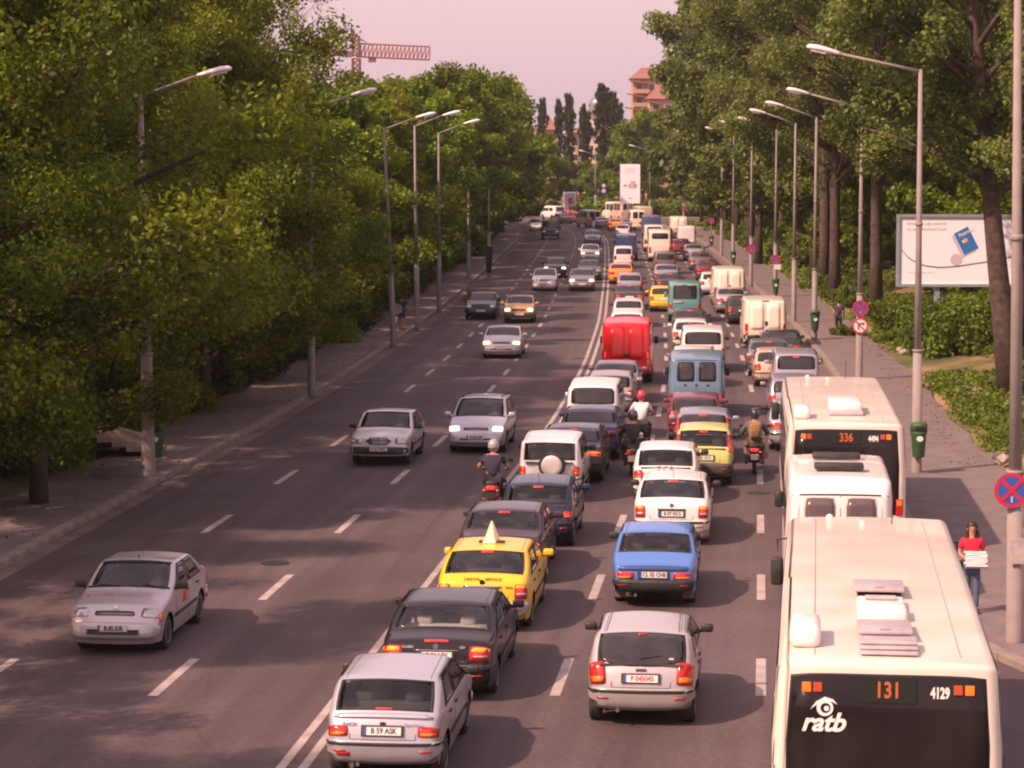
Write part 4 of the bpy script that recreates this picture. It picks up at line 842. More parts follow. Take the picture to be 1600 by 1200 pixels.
def person(loc, rz, label, pose, shirt, trousers, hair=(.03,.02,.015), helmet=None, sleeves='short', female=False, shorts=False, group=None, sc=1.0, shoes=(.04,.035,.035)):
    T = thing("person", label, "person", loc, rz, group); T.scale = (sc,sc,sc)
    sw = .19 if not female else .165
    if pose == 'ride':     # seated on a machine, hands on the bars; hips at z .80
        D = dict(hip=((0,-.05,.86),.15),wai=((0,-.03,1.02),.14),che=((0,.03,1.24),.165),nec=((0,.07,1.43),.062),hd0=((0,.09,1.52),.075),hd1=((0,.11,1.62),.10),hd2=((0,.11,1.70),.07),
          sl=((-sw,.04,1.36),.075),sr=((sw,.04,1.36),.075),el=((-.36,.18,1.10),.05),er=((.36,.18,1.10),.05),wl=((-.31,.42,1.03),.034),wr=((.31,.42,1.03),.034),
          hl=((-.30,.50,1.04),.038),hr=((.30,.50,1.04),.038),tl=((-.11,-.02,.84),.10),tR=((.11,-.02,.84),.10),kl=((-.24,.34,.74),.068),kr=((.24,.34,.74),.068),al=((-.22,.18,.34),.042),ar=((.22,.18,.34),.042),fl=((-.23,.32,.27),.045),fr=((.23,.32,.27),.045))
    elif pose == 'walk':
        D = dict(hip=((0,0,.93),.14),wai=((0,0,1.08),.125),che=((0,.01,1.30),.15),nec=((0,.01,1.48),.055),hd0=((0,.02,1.56),.07),hd1=((0,.03,1.66),.095),hd2=((0,.03,1.74),.065),
          sl=((-sw,0,1.41),.065),sr=((sw,0,1.41),.065),el=((-.25,-.06,1.15),.043),er=((.25,.02,1.15),.043),wl=((-.27,.02,.92),.03),wr=((.26,.14,.94),.03),hl=((-.27,.05,.84),.034),hr=((.26,.18,.87),.034),
          tl=((-.09,0,.90),.09),tR=((.09,0,.90),.09),kl=((-.10,.10,.50),.06),kr=((.10,-.04,.50),.06),al=((-.10,.16,.09),.04),ar=((.10,-.22,.12),.04),fl=((-.10,.28,.05),.042),fr=((.10,-.13,.05),.042))
    else:                  # 'carry': standing, forearms forward holding a stack of papers
        D = dict(hip=((0,0,.91),.135),wai=((0,0,1.06),.105),che=((0,.0,1.27),.13),nec=((0,.01,1.44),.048),hd0=((0,.02,1.51),.062),hd1=((0,.03,1.60),.088),hd2=((0,.03,1.68),.06),
          sl=((-sw,0,1.37),.055),sr=((sw,0,1.37),.055),el=((-.23,-.02,1.12),.038),er=((.23,-.02,1.12),.038),wl=((-.14,.22,1.06),.028),wr=((.14,.22,1.06),.028),hl=((-.09,.28,1.05),.032),hr=((.09,.28,1.05),.032),
          tl=((-.085,0,.88),.085),tR=((.085,0,.88),.085),kl=((-.09,.05,.48),.056),kr=((.09,-.02,.48),.056),al=((-.09,.03,.09),.038),ar=((.09,-.08,.09),.038),fl=((-.10,.15,.05),.04),fr=((.10,.04,.05),.04))
    segs = [('hip','wai','che','nec','hd0','hd1','hd2'),('che','sl','el','wl','hl'),('che','sr','er','wr','hr'),('hip','tl','kl','al','fl'),('hip','tR','kr','ar','fr')]
    skin("body", *chain(D, segs), SKIN, T)
    def sub(segs_, grow, name, m, ov=None):
        P2 = {k_: (v_[0], v_[1]+grow) for k_, v_ in D.items()}
        if ov: P2.update(ov)
        return skin(name, *chain(P2, segs_), m, T)
    mid = lambda a, b, t: tuple(D[a][0][i]*(1-t)+D[b][0][i]*t for i in range(3))
    sm = mat("cloth_%02d%02d%02d" % tuple(int(c*99) for c in shirt), shirt, .9, noise=(9,.35)); tm_ = mat("cloth_%02d%02d%02d" % tuple(int(c*99) for c in trousers), trousers, .9, noise=(9,.35))
    if sleeves == 'long': sg_ = [('hip','wai','che','nk'),('che','sl','el','wl'),('che','sr','er','wr')]; ov = dict(nk=(mid('che','nec',.75), .085))
    else: sg_ = [('hip','wai','che','nk'),('che','sl','ml'),('che','sr','mr')]; ov = dict(nk=(mid('che','nec',.75), .085), ml=(mid('sl','el',.7), .062), mr=(mid('sr','er',.7), .062))
    sub(sg_, .018, "shirt", sm, ov)
    if shorts: sub([('hip','tl','sk'),('hip','tR','sq')], .016, "trousers", tm_, dict(sk=(mid('tl','kl',.85),.085), sq=(mid('tR','kr',.85),.085)))
    else: sub([('hip','tl','kl','al'),('hip','tR','kr','ar')], .014, "trousers", tm_, None)
    shm = mat("shoe_leather_%d" % int(shoes[0]*99), shoes, .6)
    for s_, a, f_ in ((-1,'al','fl'),(1,'ar','fr')):
        A = Vector(D[a][0]); B = Vector(D[f_][0]); c_ = (A*.35+B*.65); MB().box((c_.x,c_.y,min(A.z,B.z)+.005),(.095,.27,.09),bev=.035).build("shoe", shm, T, True)
    # hands: palm plus five fingers
    for s_, w_, h_ in ((-1,'wl','hl'),(1,'wr','hr')):
        A = Vector(D[h_][0]); d_ = (A-Vector(D[w_][0])).normalized(); sd_ = d_.cross(Vector((0,0,1)) if abs(d_.z) < .8 else Vector((0,1,0))).normalized(); b_ = MB()
        for i in range(4):
            o_ = sd_*(.024*(i-1.5)); l_ = (.062,.072,.068,.052)[i]; b_.tube([A+d_*.02+o_, A+d_*(.02+l_*.6)+o_, A+d_*(.02+l_*.85)+o_-Vector((0,0,.03))],[.010,.0095,.007],6)
        b_.tube([A-sd_*.03*s_, A-sd_*.05*s_+d_*.03, A-sd_*.045*s_+d_*.055],[.012,.011,.008],6); b_.build("hand", SKIN, T, True)
    H = Vector(D['hd1'][0])
    if helmet:
        hm = mat("helmet_%d%d" % (int(helmet[0]*99), int(helmet[2]*99)), helmet, .2, .1, .6, .7)
        n = 14; pr = [(.004,.155),(.06,.148),(.11,.115),(.138,.06),(.145,0),(.140,-.06),(.115,-.115),(.10,-.125)]
        hb = MB().lathe([(r*.95, h) for r, h in pr], 18).build("helmet", hm, T, True, loc=tuple(H+Vector((0,-.005,.01))), scale=(1,1.12,1))
        MB().add([(.132*math.sin(a)*1.01,.155*math.cos(a)*1.01,z) for z in (-.03,.055) for a in np.linspace(-1.1,1.1,9)], [(i,i+1,i+10,i+9) for i in range(8)]).build("visor", DGLASS, hb, True)
        MB().lathe([(.142,-.07),(.146,-.06),(.142,-.05)],18).build("helmet_rim", BLACK, hb, True, scale=(.98,1,1))
    else:
        hmt = mat("hair_%d" % int(hair[0]*999), hair, .6, noise=(30,.5)); v0 = len(D)
        hp = [(.02,.125),(.06,.118),(.092,.085),(.104,.03),(.100,-.03),(.075,-.075 if not female else -.10)]
        MB().lathe(hp, 16).build("hair", hmt, T, True, loc=tuple(H+Vector((0,-.042,.012))), scale=(.98,.98,1))
        if female: 
            for s_ in (-1,1): MB().tube([H+Vector((s_*.07,-.05,.05)),H+Vector((s_*.095,-.045,-.08)),H+Vector((s_*.10,-.01,-.22)),H+Vector((s_*.09,.04,-.33))],[.035,.04,.04,.02],8).build("hair_lock", hmt, T, True)
            MB().tube([H+Vector((0,-.07,.02)),H+Vector((0,-.11,-.12)),H+Vector((0,-.11,-.30))],[.07,.09,.04],10).build("hair_lock", hmt, T, True)
        f_ = Vector((0,.095,0)); dk = mat("eye_dark",(.03,.02,.02),.3); lipm = mat("lips",(.45,.10,.09),.5)
        for s_ in (-1,1):
            MB().lathe([(.003,-.004),(.012,0),(.003,.004)],8,'Y').build("eye", dk, T, loc=tuple(H+Vector((s_*.032,.088,-.005)))); MB().box((0,0,0),(.03,.01,.006)).build("eyebrow", hmt, T, loc=tuple(H+Vector((s_*.032,.092,.022))))
            MB().lathe([(.004,-.012),(.02,0),(.004,.012)],8,'X').build("ear", SKIN, T, True, loc=tuple(H+Vector((s_*.094,.0,-.015))))
        MB().tube([H+Vector((0,.088,.01)),H+Vector((0,.112,-.028)),H+Vector((0,.092,-.036))],[.008,.013,.008],6).build("nose", SKIN, T, True)
        MB().box((0,0,0),(.045,.012,.013),bev=.005).build("mouth", lipm, T, loc=tuple(H+Vector((0,.088,-.055))))
    return T
def motorbike(px, py, label, col, plate='white', name='scooter', tailcol=None, big=False):
    p = G(px, py); ang = -math.atan(hd(p.y)); T = thing(name, label, name.replace('_',' '), (p.x,p.y-.1,0), ang, "two-wheelers between the cars")
    cm = P("bike_%d%d" % (int(col[0]*99), int(col[1]*99)), col); r = .27 if not big else .32; L = 1.25 if not big else 1.4
    def lo(name, mb, m, sm=True, par=T): return mb.build(name, m, par, sm)
    for y in (r+.02, r+L):
        w = lo("wheel", MB().lathe([(r*.6,-.05),(r*.92,-.055),(r,-.02),(r,.02),(r*.92,.055),(r*.6,.05)],18,'X',(0,y,r)), RUBBER); lo("rim", MB().lathe([(.03,-.06),(r*.5,-.03),(r*.62,-.045),(r*.62,.045),(r*.5,.03),(.03,.06)],14,'X',(0,y,r)), RIM, False, w)
    lo("body", MB().box((0,.55,.45),(.30,.85,.26),bev=.08).box((0,.28,.66),(.32,.62,.20),bev=.08).box((0,1.22,.62),(.36,.16,.62),rx=.25,bev=.07).box((0,1.0,.30),(.34,.5,.10),bev=.03), cm)
    lo("seat", MB().box((0,.45,.80),(.28,.80,.10),bev=.045), BLACK)
    lo("rear_mudguard", MB().tube([(0,.32,.62),(0,.05,.55),(0,-.06,.36)],[.11,.09,.07],8), BLACK)
    lo("tail_light", MB().box((0,-.05,.70),(.20,.07,.08),bev=.025), LBRAKE)
    for s_ in (-1,1): lo("indicator", MB().box((s_*.16,-.03,.64),(.07,.05,.05),bev=.02), LAMBER)
    pl = lo("licence_plate", MB().box((0,-.10,.52),(.20,.012,.16)), PLATE if plate=='white' else BLACK, False)
    lo("fork", MB().tube([(-.08,1.18,.9),(-.08,r+L,r)],.025,6).tube([(.08,1.18,.9),(.08,r+L,r)],.025,6), STEELRIM); lo("front_mudguard", MB().tube([(0,r+L-.22,r+.22),(0,r+L,r+.32),(0,r+L+.22,r+.2)],.07,8), cm)
    lo("handlebar", MB().tube([(-.33,.98,1.02),(-.2,1.06,1.03),(0,1.14,.98),(.2,1.06,1.03),(.33,.98,1.02)],.017,6), BLACK)
    for s_ in (-1,1): lo("mirror", MB().tube([(s_*.24,1.05,1.04),(s_*.34,1.1,1.22)],.008,5).box((s_*.38,1.1,1.25),(.13,.03,.09),bev=.03), BLACK)
    lo("exhaust_pipe", MB().tube([(.16,.9,.3),(.17,.4,.33),(.18,-.02,.38)],[.025,.05,.05],8), STEELRIM)
    lo("rear_shock", MB().tube([(-.13,.25,.32),(-.13,.35,.6)],.03,6), CHROME)
    return T, (p.x+hd(p.y)*.5, p.y-.1+.5, 0), ang
T, l, a = motorbike(767,806,"dark red scooter riding on the double line beside the navy hatchback",(.22,.04,.04),'black'); person(l,a,"rider in a dark blue t-shirt and silver helmet on the double line","ride",(.035,.03,.06),(.03,.028,.03),helmet=(.36,.34,.34),group="riders on two-wheelers",sc=1.02)
T, l, a = motorbike(1000,706,"red motorcycle under the rider in the white shirt",(.35,.03,.04),name='motorcycle',big=True); person(l,a,"rider in a white t-shirt and red helmet between two lanes","ride",(.80,.76,.76),(.04,.04,.05),helmet=(.65,.04,.06),group="riders on two-wheelers")
T, l, a = motorbike(987,745,"orange scooter behind the white shirt rider",(.65,.10,.02)); person(l,a,"rider in a black jacket and dark helmet on the orange scooter","ride",(.03,.025,.027),(.03,.03,.035),helmet=(.05,.035,.045),sleeves='long',group="riders on two-wheelers")
T, l, a = motorbike(1178,742,"dark motorcycle right of the lime green hatchback, next to the farther bus",(.10,.02,.03),name='motorcycle',big=True)
RP = person(l,a,"rider in grey jacket with brown backpack right of the lime green car","ride",(.10,.11,.12),(.20,.12,.11),helmet=(.03,.03,.045),sleeves='long',group="riders on two-wheelers")
bp_ = thing("backpack","brown backpack on the back of the rider in grey jacket","backpack",(l[0]+math.sin(-a)*0,l[1]-.20,1.20),a); MB().box((0,0,0),(.34,.20,.46),bev=.08).build("bag", mat("canvas_brown",(.30,.17,.07),.9,noise=(9,.5)), bp_, True); MB().box((0,-.11,-.08),(.22,.07,.2),bev=.03).build("pocket", mat("canvas_dark",(.16,.09,.045),.9), bp_, True)
p = G(1517,957,.12); WO = person((p.x,p.y,.12), math.pi-.15, "woman in a red t-shirt and jeans walking beside the nearest bus","carry",(.55,.015,.05),(.09,.12,.20),hair=(.035,.012,.008),female=True)
pk = thing("paper_stack","stack of folded white papers held by the woman in red","papers",(p.x+.02,p.y-.29,.12),math.pi-.15)
for i in range(7): MB().box((random.uniform(-.02,.02),0,.92+i*.042),(.40,.26,.036),rx=.30,rz=random.uniform(-.06,.06),bev=.005).build("folder", mat("paper_white",(.78,.74,.72),.7,noise=(5,.3)), pk)
p = G(1310,524,.12); person((p.x,p.y,.12), -.15, "man in dark grey shirt and black trousers walking away on the right pavement","walk",(.05,.05,.07),(.025,.02,.025),sc=1.0)
p = G(1604,925,.12); person((p.x+.16,p.y,.12), math.pi/2+.8, "pedestrian in a dark blue top at the right picture edge","walk",(.05,.06,.14),(.05,.06,.12))
p = G(628,516,.12); person((p.x,p.y,.12), 0, "walker in navy shirt and shorts with a white bag on the left pavement","walk",(.02,.025,.06),(.03,.05,.12),shorts=True)
bg_ = MB().box((p.x-.33,p.y,.62),(.16,.24,.34),bev=.06).build("shopping_bag", WHITEP, None, True); bg_["label"]="white plastic bag carried by the walker in navy on the left pavement"; bg_["category"]="bag"
# ------------------------------------------------------------------ lamps, signs, bins
POLE = mat("pole_paint", (.25,.22,.22), .65, .2, noise=(2.5,.6,(.15,.125,.125)), bump=.1); CONC = mat("concrete_post",(.28,.24,.22),.9,noise=(4,.6,(.22,.19,.18)),bump=.3)
HEADM = mat("lamp_housing",(.78,.72,.72),.4,noise=(6,.25)); BIN = mat("bin_green",(.05,.12,.045),.6,noise=(5,.4))
def lamp(px, py, side, label, Ht=10.4, reach=2.3, r0=.12, head=True, lean=0.0, double=False, collar=3.3, m=POLE, z0=.12, rise=.5, grp=None, poster=False):
    p = G(px, py, z0); T = thing("street_lamp" if head else "utility_pole", label, "street lamp" if head else "pole", (p.x,p.y,z0), 0, grp or ("street lamps on the right pavement" if side > 0 else "street lamps on the left pavement"))
    MB().tube([(0,0,-.05),(0,0,.02),(lean*.3,0,collar)],[r0*1.25,r0*1.2,r0*1.05],12).tube([(lean*.3,0,collar),(lean*.3,0,collar+.06)],r0*1.25,12).build("pole_base", m, T, True)
    MB().tube([(lean*.3,0,collar),(lean*.6,0,Ht*.62),(lean,0,Ht)],[r0*.86,r0*.66,r0*.45],10).tube([(lean*.6,0,Ht*.62-.05),(lean*.6,0,Ht*.62+.06)],r0*.8,10).build("pole", m, T, True)
    if head:
        for s_ in ((-side,) if not double else (-1,1)):
            MB().tube([(lean,0,Ht-.05),(lean+s_*reach,0,Ht+rise)],[.045,.035],8).build("arm", m, T, True)
            x = lean+s_*reach; d = s_
            V = []; F = []; secs = [(0,.05,.05,0),(.12,.07,.07,.0),(.32,.13,.09,.01),(.62,.16,.11,.015),(.84,.13,.09,.01),(.92,.05,.04,0)]; n = 10
            for (dx,w,h,o_) in secs:
                for k in range(n): a_ = 2*math.pi*k/n; V.append((x+d*dx, w*math.cos(a_), Ht+rise+dx*.20+o_+h*math.sin(a_)*(1.0 if math.sin(a_) > 0 else .65)))
            for i in range(len(secs)-1):
                for k in range(n): F.append((i*n+k,i*n+(k+1)%n,(i+1)*n+(k+1)%n,(i+1)*n+k))
            F += [tuple(range(n)), tuple(range((len(secs)-1)*n, len(secs)*n))]
            h_ = MB().add(V, F).build("lamp_head", HEADM, T, True)
            MB().box((x+d*.6,0,Ht+rise+.05),(.42,.2,.05),ry=-.2*d,bev=.02).build("lamp_lens", LCLEAR, h_)
    return T, p
def sign(p, z, kindn, label, dia=.62, side=0.0, back=False):
    T = thing("road_sign", label, "road sign", (p.x+side, p.y-.17, p.z+z), 0); r = dia/2
    redm = mat("sign_red",(.55,.02,.05),.5,noise=(6,.25)); blu = mat("sign_blue",(.04,.10,.38),.5,noise=(6,.25)); wh = mat("sign_white",(.72,.68,.68),.5)
    MB().lathe([(r,-.008),(r,.008)],32,'Y').build("sign_plate", mat("sign_back",(.3,.28,.28),.5,.5) if back else (blu if kindn=='stop' else wh), T); 
    MB().box((0,.08,0),(.05,.14,.08)).build("bracket", STEELRIM, T)
    if back: return T
    n = 32; A = [(r*math.cos(a),r*math.sin(a)) for a in np.linspace(0,2*math.pi,n,endpoint=False)]; q = r*.80
    V = [(a,-.013,b) for a,b in A]+[(a*.8,-.013,b*.8) for a,b in A]; link("rim_ring", mesh("rim_ring", V, [(i,(i+1)%n,(i+1)%n+n,i+n) for i in range(n)], redm), T)
    if kindn == 'stop':
        MB().box((0,-.012,0),(q*2,.006,.065),ry=.785).box((0,-.0155,0),(q*2,.006,.065),ry=-.785).build("cross_bar", redm, T)
        MB().box((0,-.018,-.16*dia/.62),(.02,.004,.10)).add([(-.03,-.02,-.13*dia/.62),(.03,-.02,-.13*dia/.62),(0,-.02,-.09*dia/.62)],[(0,1,2)]).build("arrow_mark", wh, T)
    else:
        MB().box((-.06,-.012,-.03),(.05,.006,.24)).box((.02,-.013,.08),(.2,.006,.05)).add([(.10,-.016,.02),(.10,-.016,.14),(.18,-.016,.08)],[(0,1,2)]).build("turn_arrow", INK, T); MB().box((0,-.020,0),(q*2,.006,.05),ry=.785).build("cross_bar", redm, T)
    return T
def bin_(p, label, z=.45, side=0.0, m=BIN):
    T = thing("litter_bin", label, "litter bin", (p.x+side, p.y-.28, p.z+z), 0, "green litter bins on posts")
    MB().lathe([(.15,0),(.165,.02),(.21,.62),(.235,.66),(.235,.72),(.20,.72),(.17,.1)],20).build("bin_body", m, T, True)
    MB().lathe([(.235,.70),(.235,.90),(.22,.93),(.15,.95),(.03,.96)],20).build("bin_hood", m, T, True); MB().box((0,-.225,.80),(.28,.04,.12),bev=.02).build("opening", SEAL, T)
    MB().lathe([(.075,-.004),(.075,.004)],16,'Y').build("bin_badge", WHITEP, T, loc=(0,-.218,.52),scale=(1.2,1,1))
    return T
_, p = lamp(1586,1003,1,"thick concrete street lamp post at the right picture edge",11.5,r0=.135,m=CONC,lean=-.16,collar=3.0); sign(p,2.72,'stop',"large no stopping sign on the post at the right picture edge",.62,side=-.14)
MB().box((p.x-.02,p.y-.19,p.z+1.65),(.26,.03,.45)).build("paper_notice", mat("old_paper",(.5,.43,.42),.9,noise=(7,.8,(.3,.25,.25)))).update_tag(); bpy.context.scene.objects["paper_notice"]["label"]="torn paper notice glued below the sign on the edge post"; bpy.context.scene.objects["paper_notice"]["category"]="notice"
_, p = lamp(1432,738,1,"street lamp with full white head above the pavement, right of the two buses",10.9,2.15,lean=-.05,rise=.42,m=CONC); bin_(p,"large green litter bin on the lamp post right of the buses")
_, p = lamp(1342,593,1,"street lamp carrying two round signs, left of the billboard",10.5,2.0,m=CONC); sign(p,2.78,'stop',"no stopping sign above the no right turn sign"); sign(p,2.10,'turn',"no right turn sign with black arrow under the no stopping sign")
_, p = lamp(1272,530,1,"street lamp with green bin near the walking man",10.5,1.5); bin_(p,"green litter bin near the walking man on the right pavement")
lamp(1240,503,1,"street lamp between the walking man and the white panel van",10.4,1.5)
_, p = lamp(1211,463,1,"street lamp with a no stopping sign and a small white plate",10.4,1.5); s0 = sign(p,2.3,'stop',"no stopping sign with small white plate beneath it"); MB().box((.12,0,-.46),(.42,.02,.32)).build("sub_plate", mat("sign_white"), s0); bin_(p,"green litter bin under the no stopping sign with white plate",.2)
_, p = lamp(1173,446,1,"street lamp with a magenta faded sign beside the farther white panel van",10.4,1.4); sign(p,2.5,'stop',"faded no stopping sign beside the farther white panel van")
_, p = lamp(1145,414,1,"slim street lamp with a bin beyond the faded sign",10.4,1.4); bin_(p,"green litter bin beyond the faded sign",.2)
lamp(1127,401,1,"slim street lamp next to the row of dark cars by the kerb",10.3,1.4)
T=thing("sign_post","short post with faded round sign near the far end of the pavement","sign post",(G(1111,388).x,G(1111,388).y,.1)); MB().tube([(0,0,0),(0,0,2.9)],.05,8).build("post",POLE,T,True); sign(Vector((G(1111,388).x,G(1111,388).y,.1)),2.6,'stop',"faded round sign on the short far post"); bin_(Vector((G(1111,388).x,G(1111,388).y,.1)),"far green litter bin on the short post",.2)
_, p = lamp(1068,358,1,"far street lamp with heads on both sides",9.9,1.6,double=True,z0=0); sign(p,2.6,'stop',"faded round sign on the double headed lamp")
lamp(1015,350,1,"far street lamp right of the tall white poster",9.9,1.9,z0=0); lamp(930,338,1,"far street lamp left of the tall white poster",9.4,1.6,z0=0)
_, p = lamp(233,746,-1,"nearest left street lamp in the shade by the steps",10.2,1.5,r0=.15,lean=-.1,m=CONC); sign(p+Vector((.22,.3,0)),2.2,'back',"back of a round sign behind the nearest left lamp post",.6,back=True)
b_ = bin_(p,"dark green litter bin behind the nearest left lamp post",.5,side=.16); b_.location.y += .55
lamp(487,618,-1,"second left street lamp with head above the shaded trees",10.3,1.5); _, p = lamp(615,541,-1,"third left street lamp standing clear of the trees",9.9,1.45,lean=-.4); sign(p+Vector((.15,.2,0)),1.7,'back',"back of a round sign beside the third left lamp",.5,back=True)
lamp(652,514,-1,"pale left street lamp right of the walker in navy",10.2,1.4,lean=-.1); lamp(686,487,-1,"left street lamp behind the pale one with low lit head",10.0,1.4); lamp(732,457,-1,"dark utility pole at the dark green saloon",6.6,1.4,head=False,grp="poles under the left trees")
_, p = lamp(764,432,-1,"short dark pole with a wrapped base beside the left kerb",6.4,1.4,head=False,grp="poles under the left trees"); MB().lathe([(.18,.3),(.26,1.6),(.26,2.2),(.1,2.3)],10).build("post_wrap",SEAL,_ )
# ------------------------------------------------------------------ billboards
def billboard():
    p = G(1400,448,3.1); X0, Yb = p.x, p.y; Wb, Hb = 8.4, 3.15; T = thing("billboard","wide white billboard with a blue card, behind the right trees","billboard",(X0,Yb,3.1),0)
    fr = mat("billboard_frame",(.33,.38,.42),.5,.3,noise=(3,.3)); pp = mat("poster_white",(.85,.84,.90),.5); z = Hb
    for (c,d) in (((Wb/2,0,.06),(Wb,.2,.12)),((Wb/2,0,Hb-.06),(Wb,.2,.12)),((.06,0,Hb/2),(.12,.2,Hb-.24)),((Wb-.06,0,Hb/2),(.12,.2,Hb-.24))): MB().box(c,d).build("frame_bar", fr, T)
    MB().box((Wb/2,.02,Hb/2),(Wb-.24,.06,Hb-.24)).build("poster_panel", pp, T)
    for x in (1.8,6.6): MB().box((x,.12,-1.4),(.22,.18,2.9)).build("support_post", fr, T)
    pts = [(.22,1.62),(.5,1.28),(.85,1.06),(1.3,.90),(1.9,.84),(2.6,.88),(3.4,1.0),(4.2,1.12),(5.4,1.4),(6.8,1.75),(8.1,2.1)]; V=[];F=[]
    for x, zz in pts: V += [(x,-.017,zz-.03),(x,-.017,zz+.03)]
    for i in range(len(pts)-1): F.append((2*i,2*i+2,2*i+3,2*i+1))
    link("printed_curve", mesh("printed_curve",V,F,mat("print_blue_grey",(.10,.16,.24),.5)), T)
    def card(name, m, dx, dz, y): return MB().box((0,0,0),(.68,.01,1.05),bev=.004).build(name, m, T, loc=(3.02+dx,y,2.0+dz), rot=(0,-.48,0))
    card("card_print_shadow", mat("print_grey",(.55,.48,.52),.5),-.10,-.12,-.016); card("card_print", mat("print_blue",(.03,.17,.48),.4),0,0,-.024)
    MB().lathe([(.10,-.003),(.10,.003)],16,'Y').build("card_dot", mat("print_orange",(.75,.33,.05),.4), T, loc=(3.0,-.034,2.02)); MB().lathe([(.09,-.003),(.09,.003)],16,'Y').build("card_crescent", WHITEP, T, loc=(2.93,-.031,1.98),scale=(1,1,.8))
    link("lettering", textmesh("Petrom",.24,.002,.004,.9,0,WHITEP), T, (3.0,-.034,2.36), (math.pi/2,-.48+.0,0))
    MB().lathe([(.26,-.003),(.26,.003)],20,'Y').build("print_blot", mat("print_grey"), T, loc=(2.6,-.0165,1.18))
    gt = mat("print_text_grey",(.36,.33,.37),.5)
    for i, s in enumerate(("Este gata sub control","cu noul PetromCard!")): link("lettering", textmesh(s,.20,.001,0,1.0,0,gt), T, (1.30,-.016,2.74-i*.24), (math.pi/2,0,0))
    gp = mat("print_text_pale",(.62,.54,.56),.5); link("lettering", textmesh("Informatii la statiile noastre",.10,.001,0,1,0,gp), T, (1.1,-.016,.62), (math.pi/2,0,0))
billboard()
p = G(969,318,2.6); T = thing("tall_poster","tall white poster board above the far traffic","billboard",(p.x,p.y,0),0); s_ = p.y/FPX
wq, hq = 31*s_, 61*s_; MB().box((wq/2,0,2.6+hq/2),(wq,.25,hq),bev=.03).build("poster_panel", mat("poster_white"), T); MB().tube([(wq/2,.1,0),(wq/2,.1,2.6)],.15,10).build("support_post", POLE, T)
MB().box((wq*.62,-.14,2.6+hq*.46),(wq*.42,.02,hq*.1),bev=.01).box((wq*.62,-.14,2.6+hq*.54),(wq*.24,.02,hq*.07),bev=.01).box((wq*.25,-.14,2.6+hq*.46),(wq*.18,.02,hq*.05),bev=.01).tube([(wq*.45,-.14,2.6+hq*.41),(wq*.80,-.14,2.6+hq*.41)],.05,6).build("printed_drawing", mat("print_sketch",(.30,.22,.24),.5,noise=(3,.9,(.7,.55,.56))), T)
MB().box((wq*.5,-.14,2.6+hq*.14),(wq*.22,.02,hq*.025)).build("printed_caption", mat("print_ochre",(.6,.45,.3),.5), T); 
for i in range(3): MB().box((wq*.5,-.14,2.6+hq*(.80+.05*i)),(wq*.5,.02,hq*.012)).build("printed_line", mat("print_text_pale"), T)
p = G(880,322,2.2); s_=p.y/FPX; T = thing("advert_box","small advert box with pale frame at the far left corner","advert box",(p.x,p.y,0),0); MB().box((10*s_,0,2.2+11*s_),(20*s_,.3,22*s_),bev=.06).build("frame", WHITEP, T, True); MB().box((10*s_,-.16,2.2+11*s_),(16*s_,.02,18*s_)).build("poster_panel", mat("poster_lilac",(.40,.36,.48),.5,noise=(1.2,.8,(.5,.45,.5))), T); MB().box((11*s_,-.18,2.2+8*s_),(6*s_,.02,9*s_),bev=.005).build("printed_figure", mat("print_red",(.45,.03,.08),.5), T); MB().tube([(10*s_,0,0),(10*s_,0,2.2)],.12,8).build("support_post", POLE, T)
p = G(943,338,0); T = thing("traffic_light","traffic light with blue sign beside the far lamp","traffic light",(p.x,p.y,0),0); MB().tube([(0,0,0),(0,0,3.2)],.06,8).build("pole",POLE,T,True); MB().box((0,-.1,3.3),(.45,.3,1.1),bev=.06).build("signal_housing",BLACK,T,True); MB().lathe([(.33,-.02),(.33,.02)],16,'Y').build("blue_sign",mat("sign_pale_blue",(.35,.4,.75),.5),T,loc=(0,-.3,3.9)); MB().lathe([(.28,-.02),(.28,.02)],16,'Y').build("round_sign",mat("sign_pinkish",(.6,.45,.4),.5),T,loc=(0,-.3,4.7))
# ------------------------------------------------------------------ steps on the left
p = G(205,706,.12); T = thing("stone_steps","concrete steps with low side wall rising into the left trees","steps",(p.x+.5,p.y+.1,.12),.35)
STEP = mat("step_concrete",(.33,.25,.20),.9,noise=(3,.6,(.2,.15,.12)),bump=.3)
for i in range(6): MB().box((-.42*i-.25,.0,.075+.15*i),(.46,2.4,.16),bev=.015).build("step", STEP, T)
for yy in (1.38,): MB().add([(-3.0,yy-.14,0),(.25,yy-.14,0),(.25,yy-.14,.38),(.0,yy-.14,.42),(-3.0,yy-.14,1.35),(-3.0,yy+.14,0),(.25,yy+.14,0),(.25,yy+.14,.38),(.0,yy+.14,.42),(-3.0,yy+.14,1.35)],[(0,1,2,3,4),(9,8,7,6,5),(0,5,6,1),(1,6,7,2),(2,7,8,3),(3,8,9,4),(4,9,5,0)]).build("cheek_wall", STEP, T)
MB().tube([(.1,1.38,1.05),(-3.0,1.38,2.0)],.025,6).tube([(-.1,1.38,.4),(-.1,1.38,1.1)],.02,6).tube([(-1.6,1.38,.9),(-1.6,1.38,1.57)],.02,6).tube([(-2.9,1.38,1.3),(-2.9,1.38,1.97)],.02,6).build("handrail", STEELRIM, T, True)
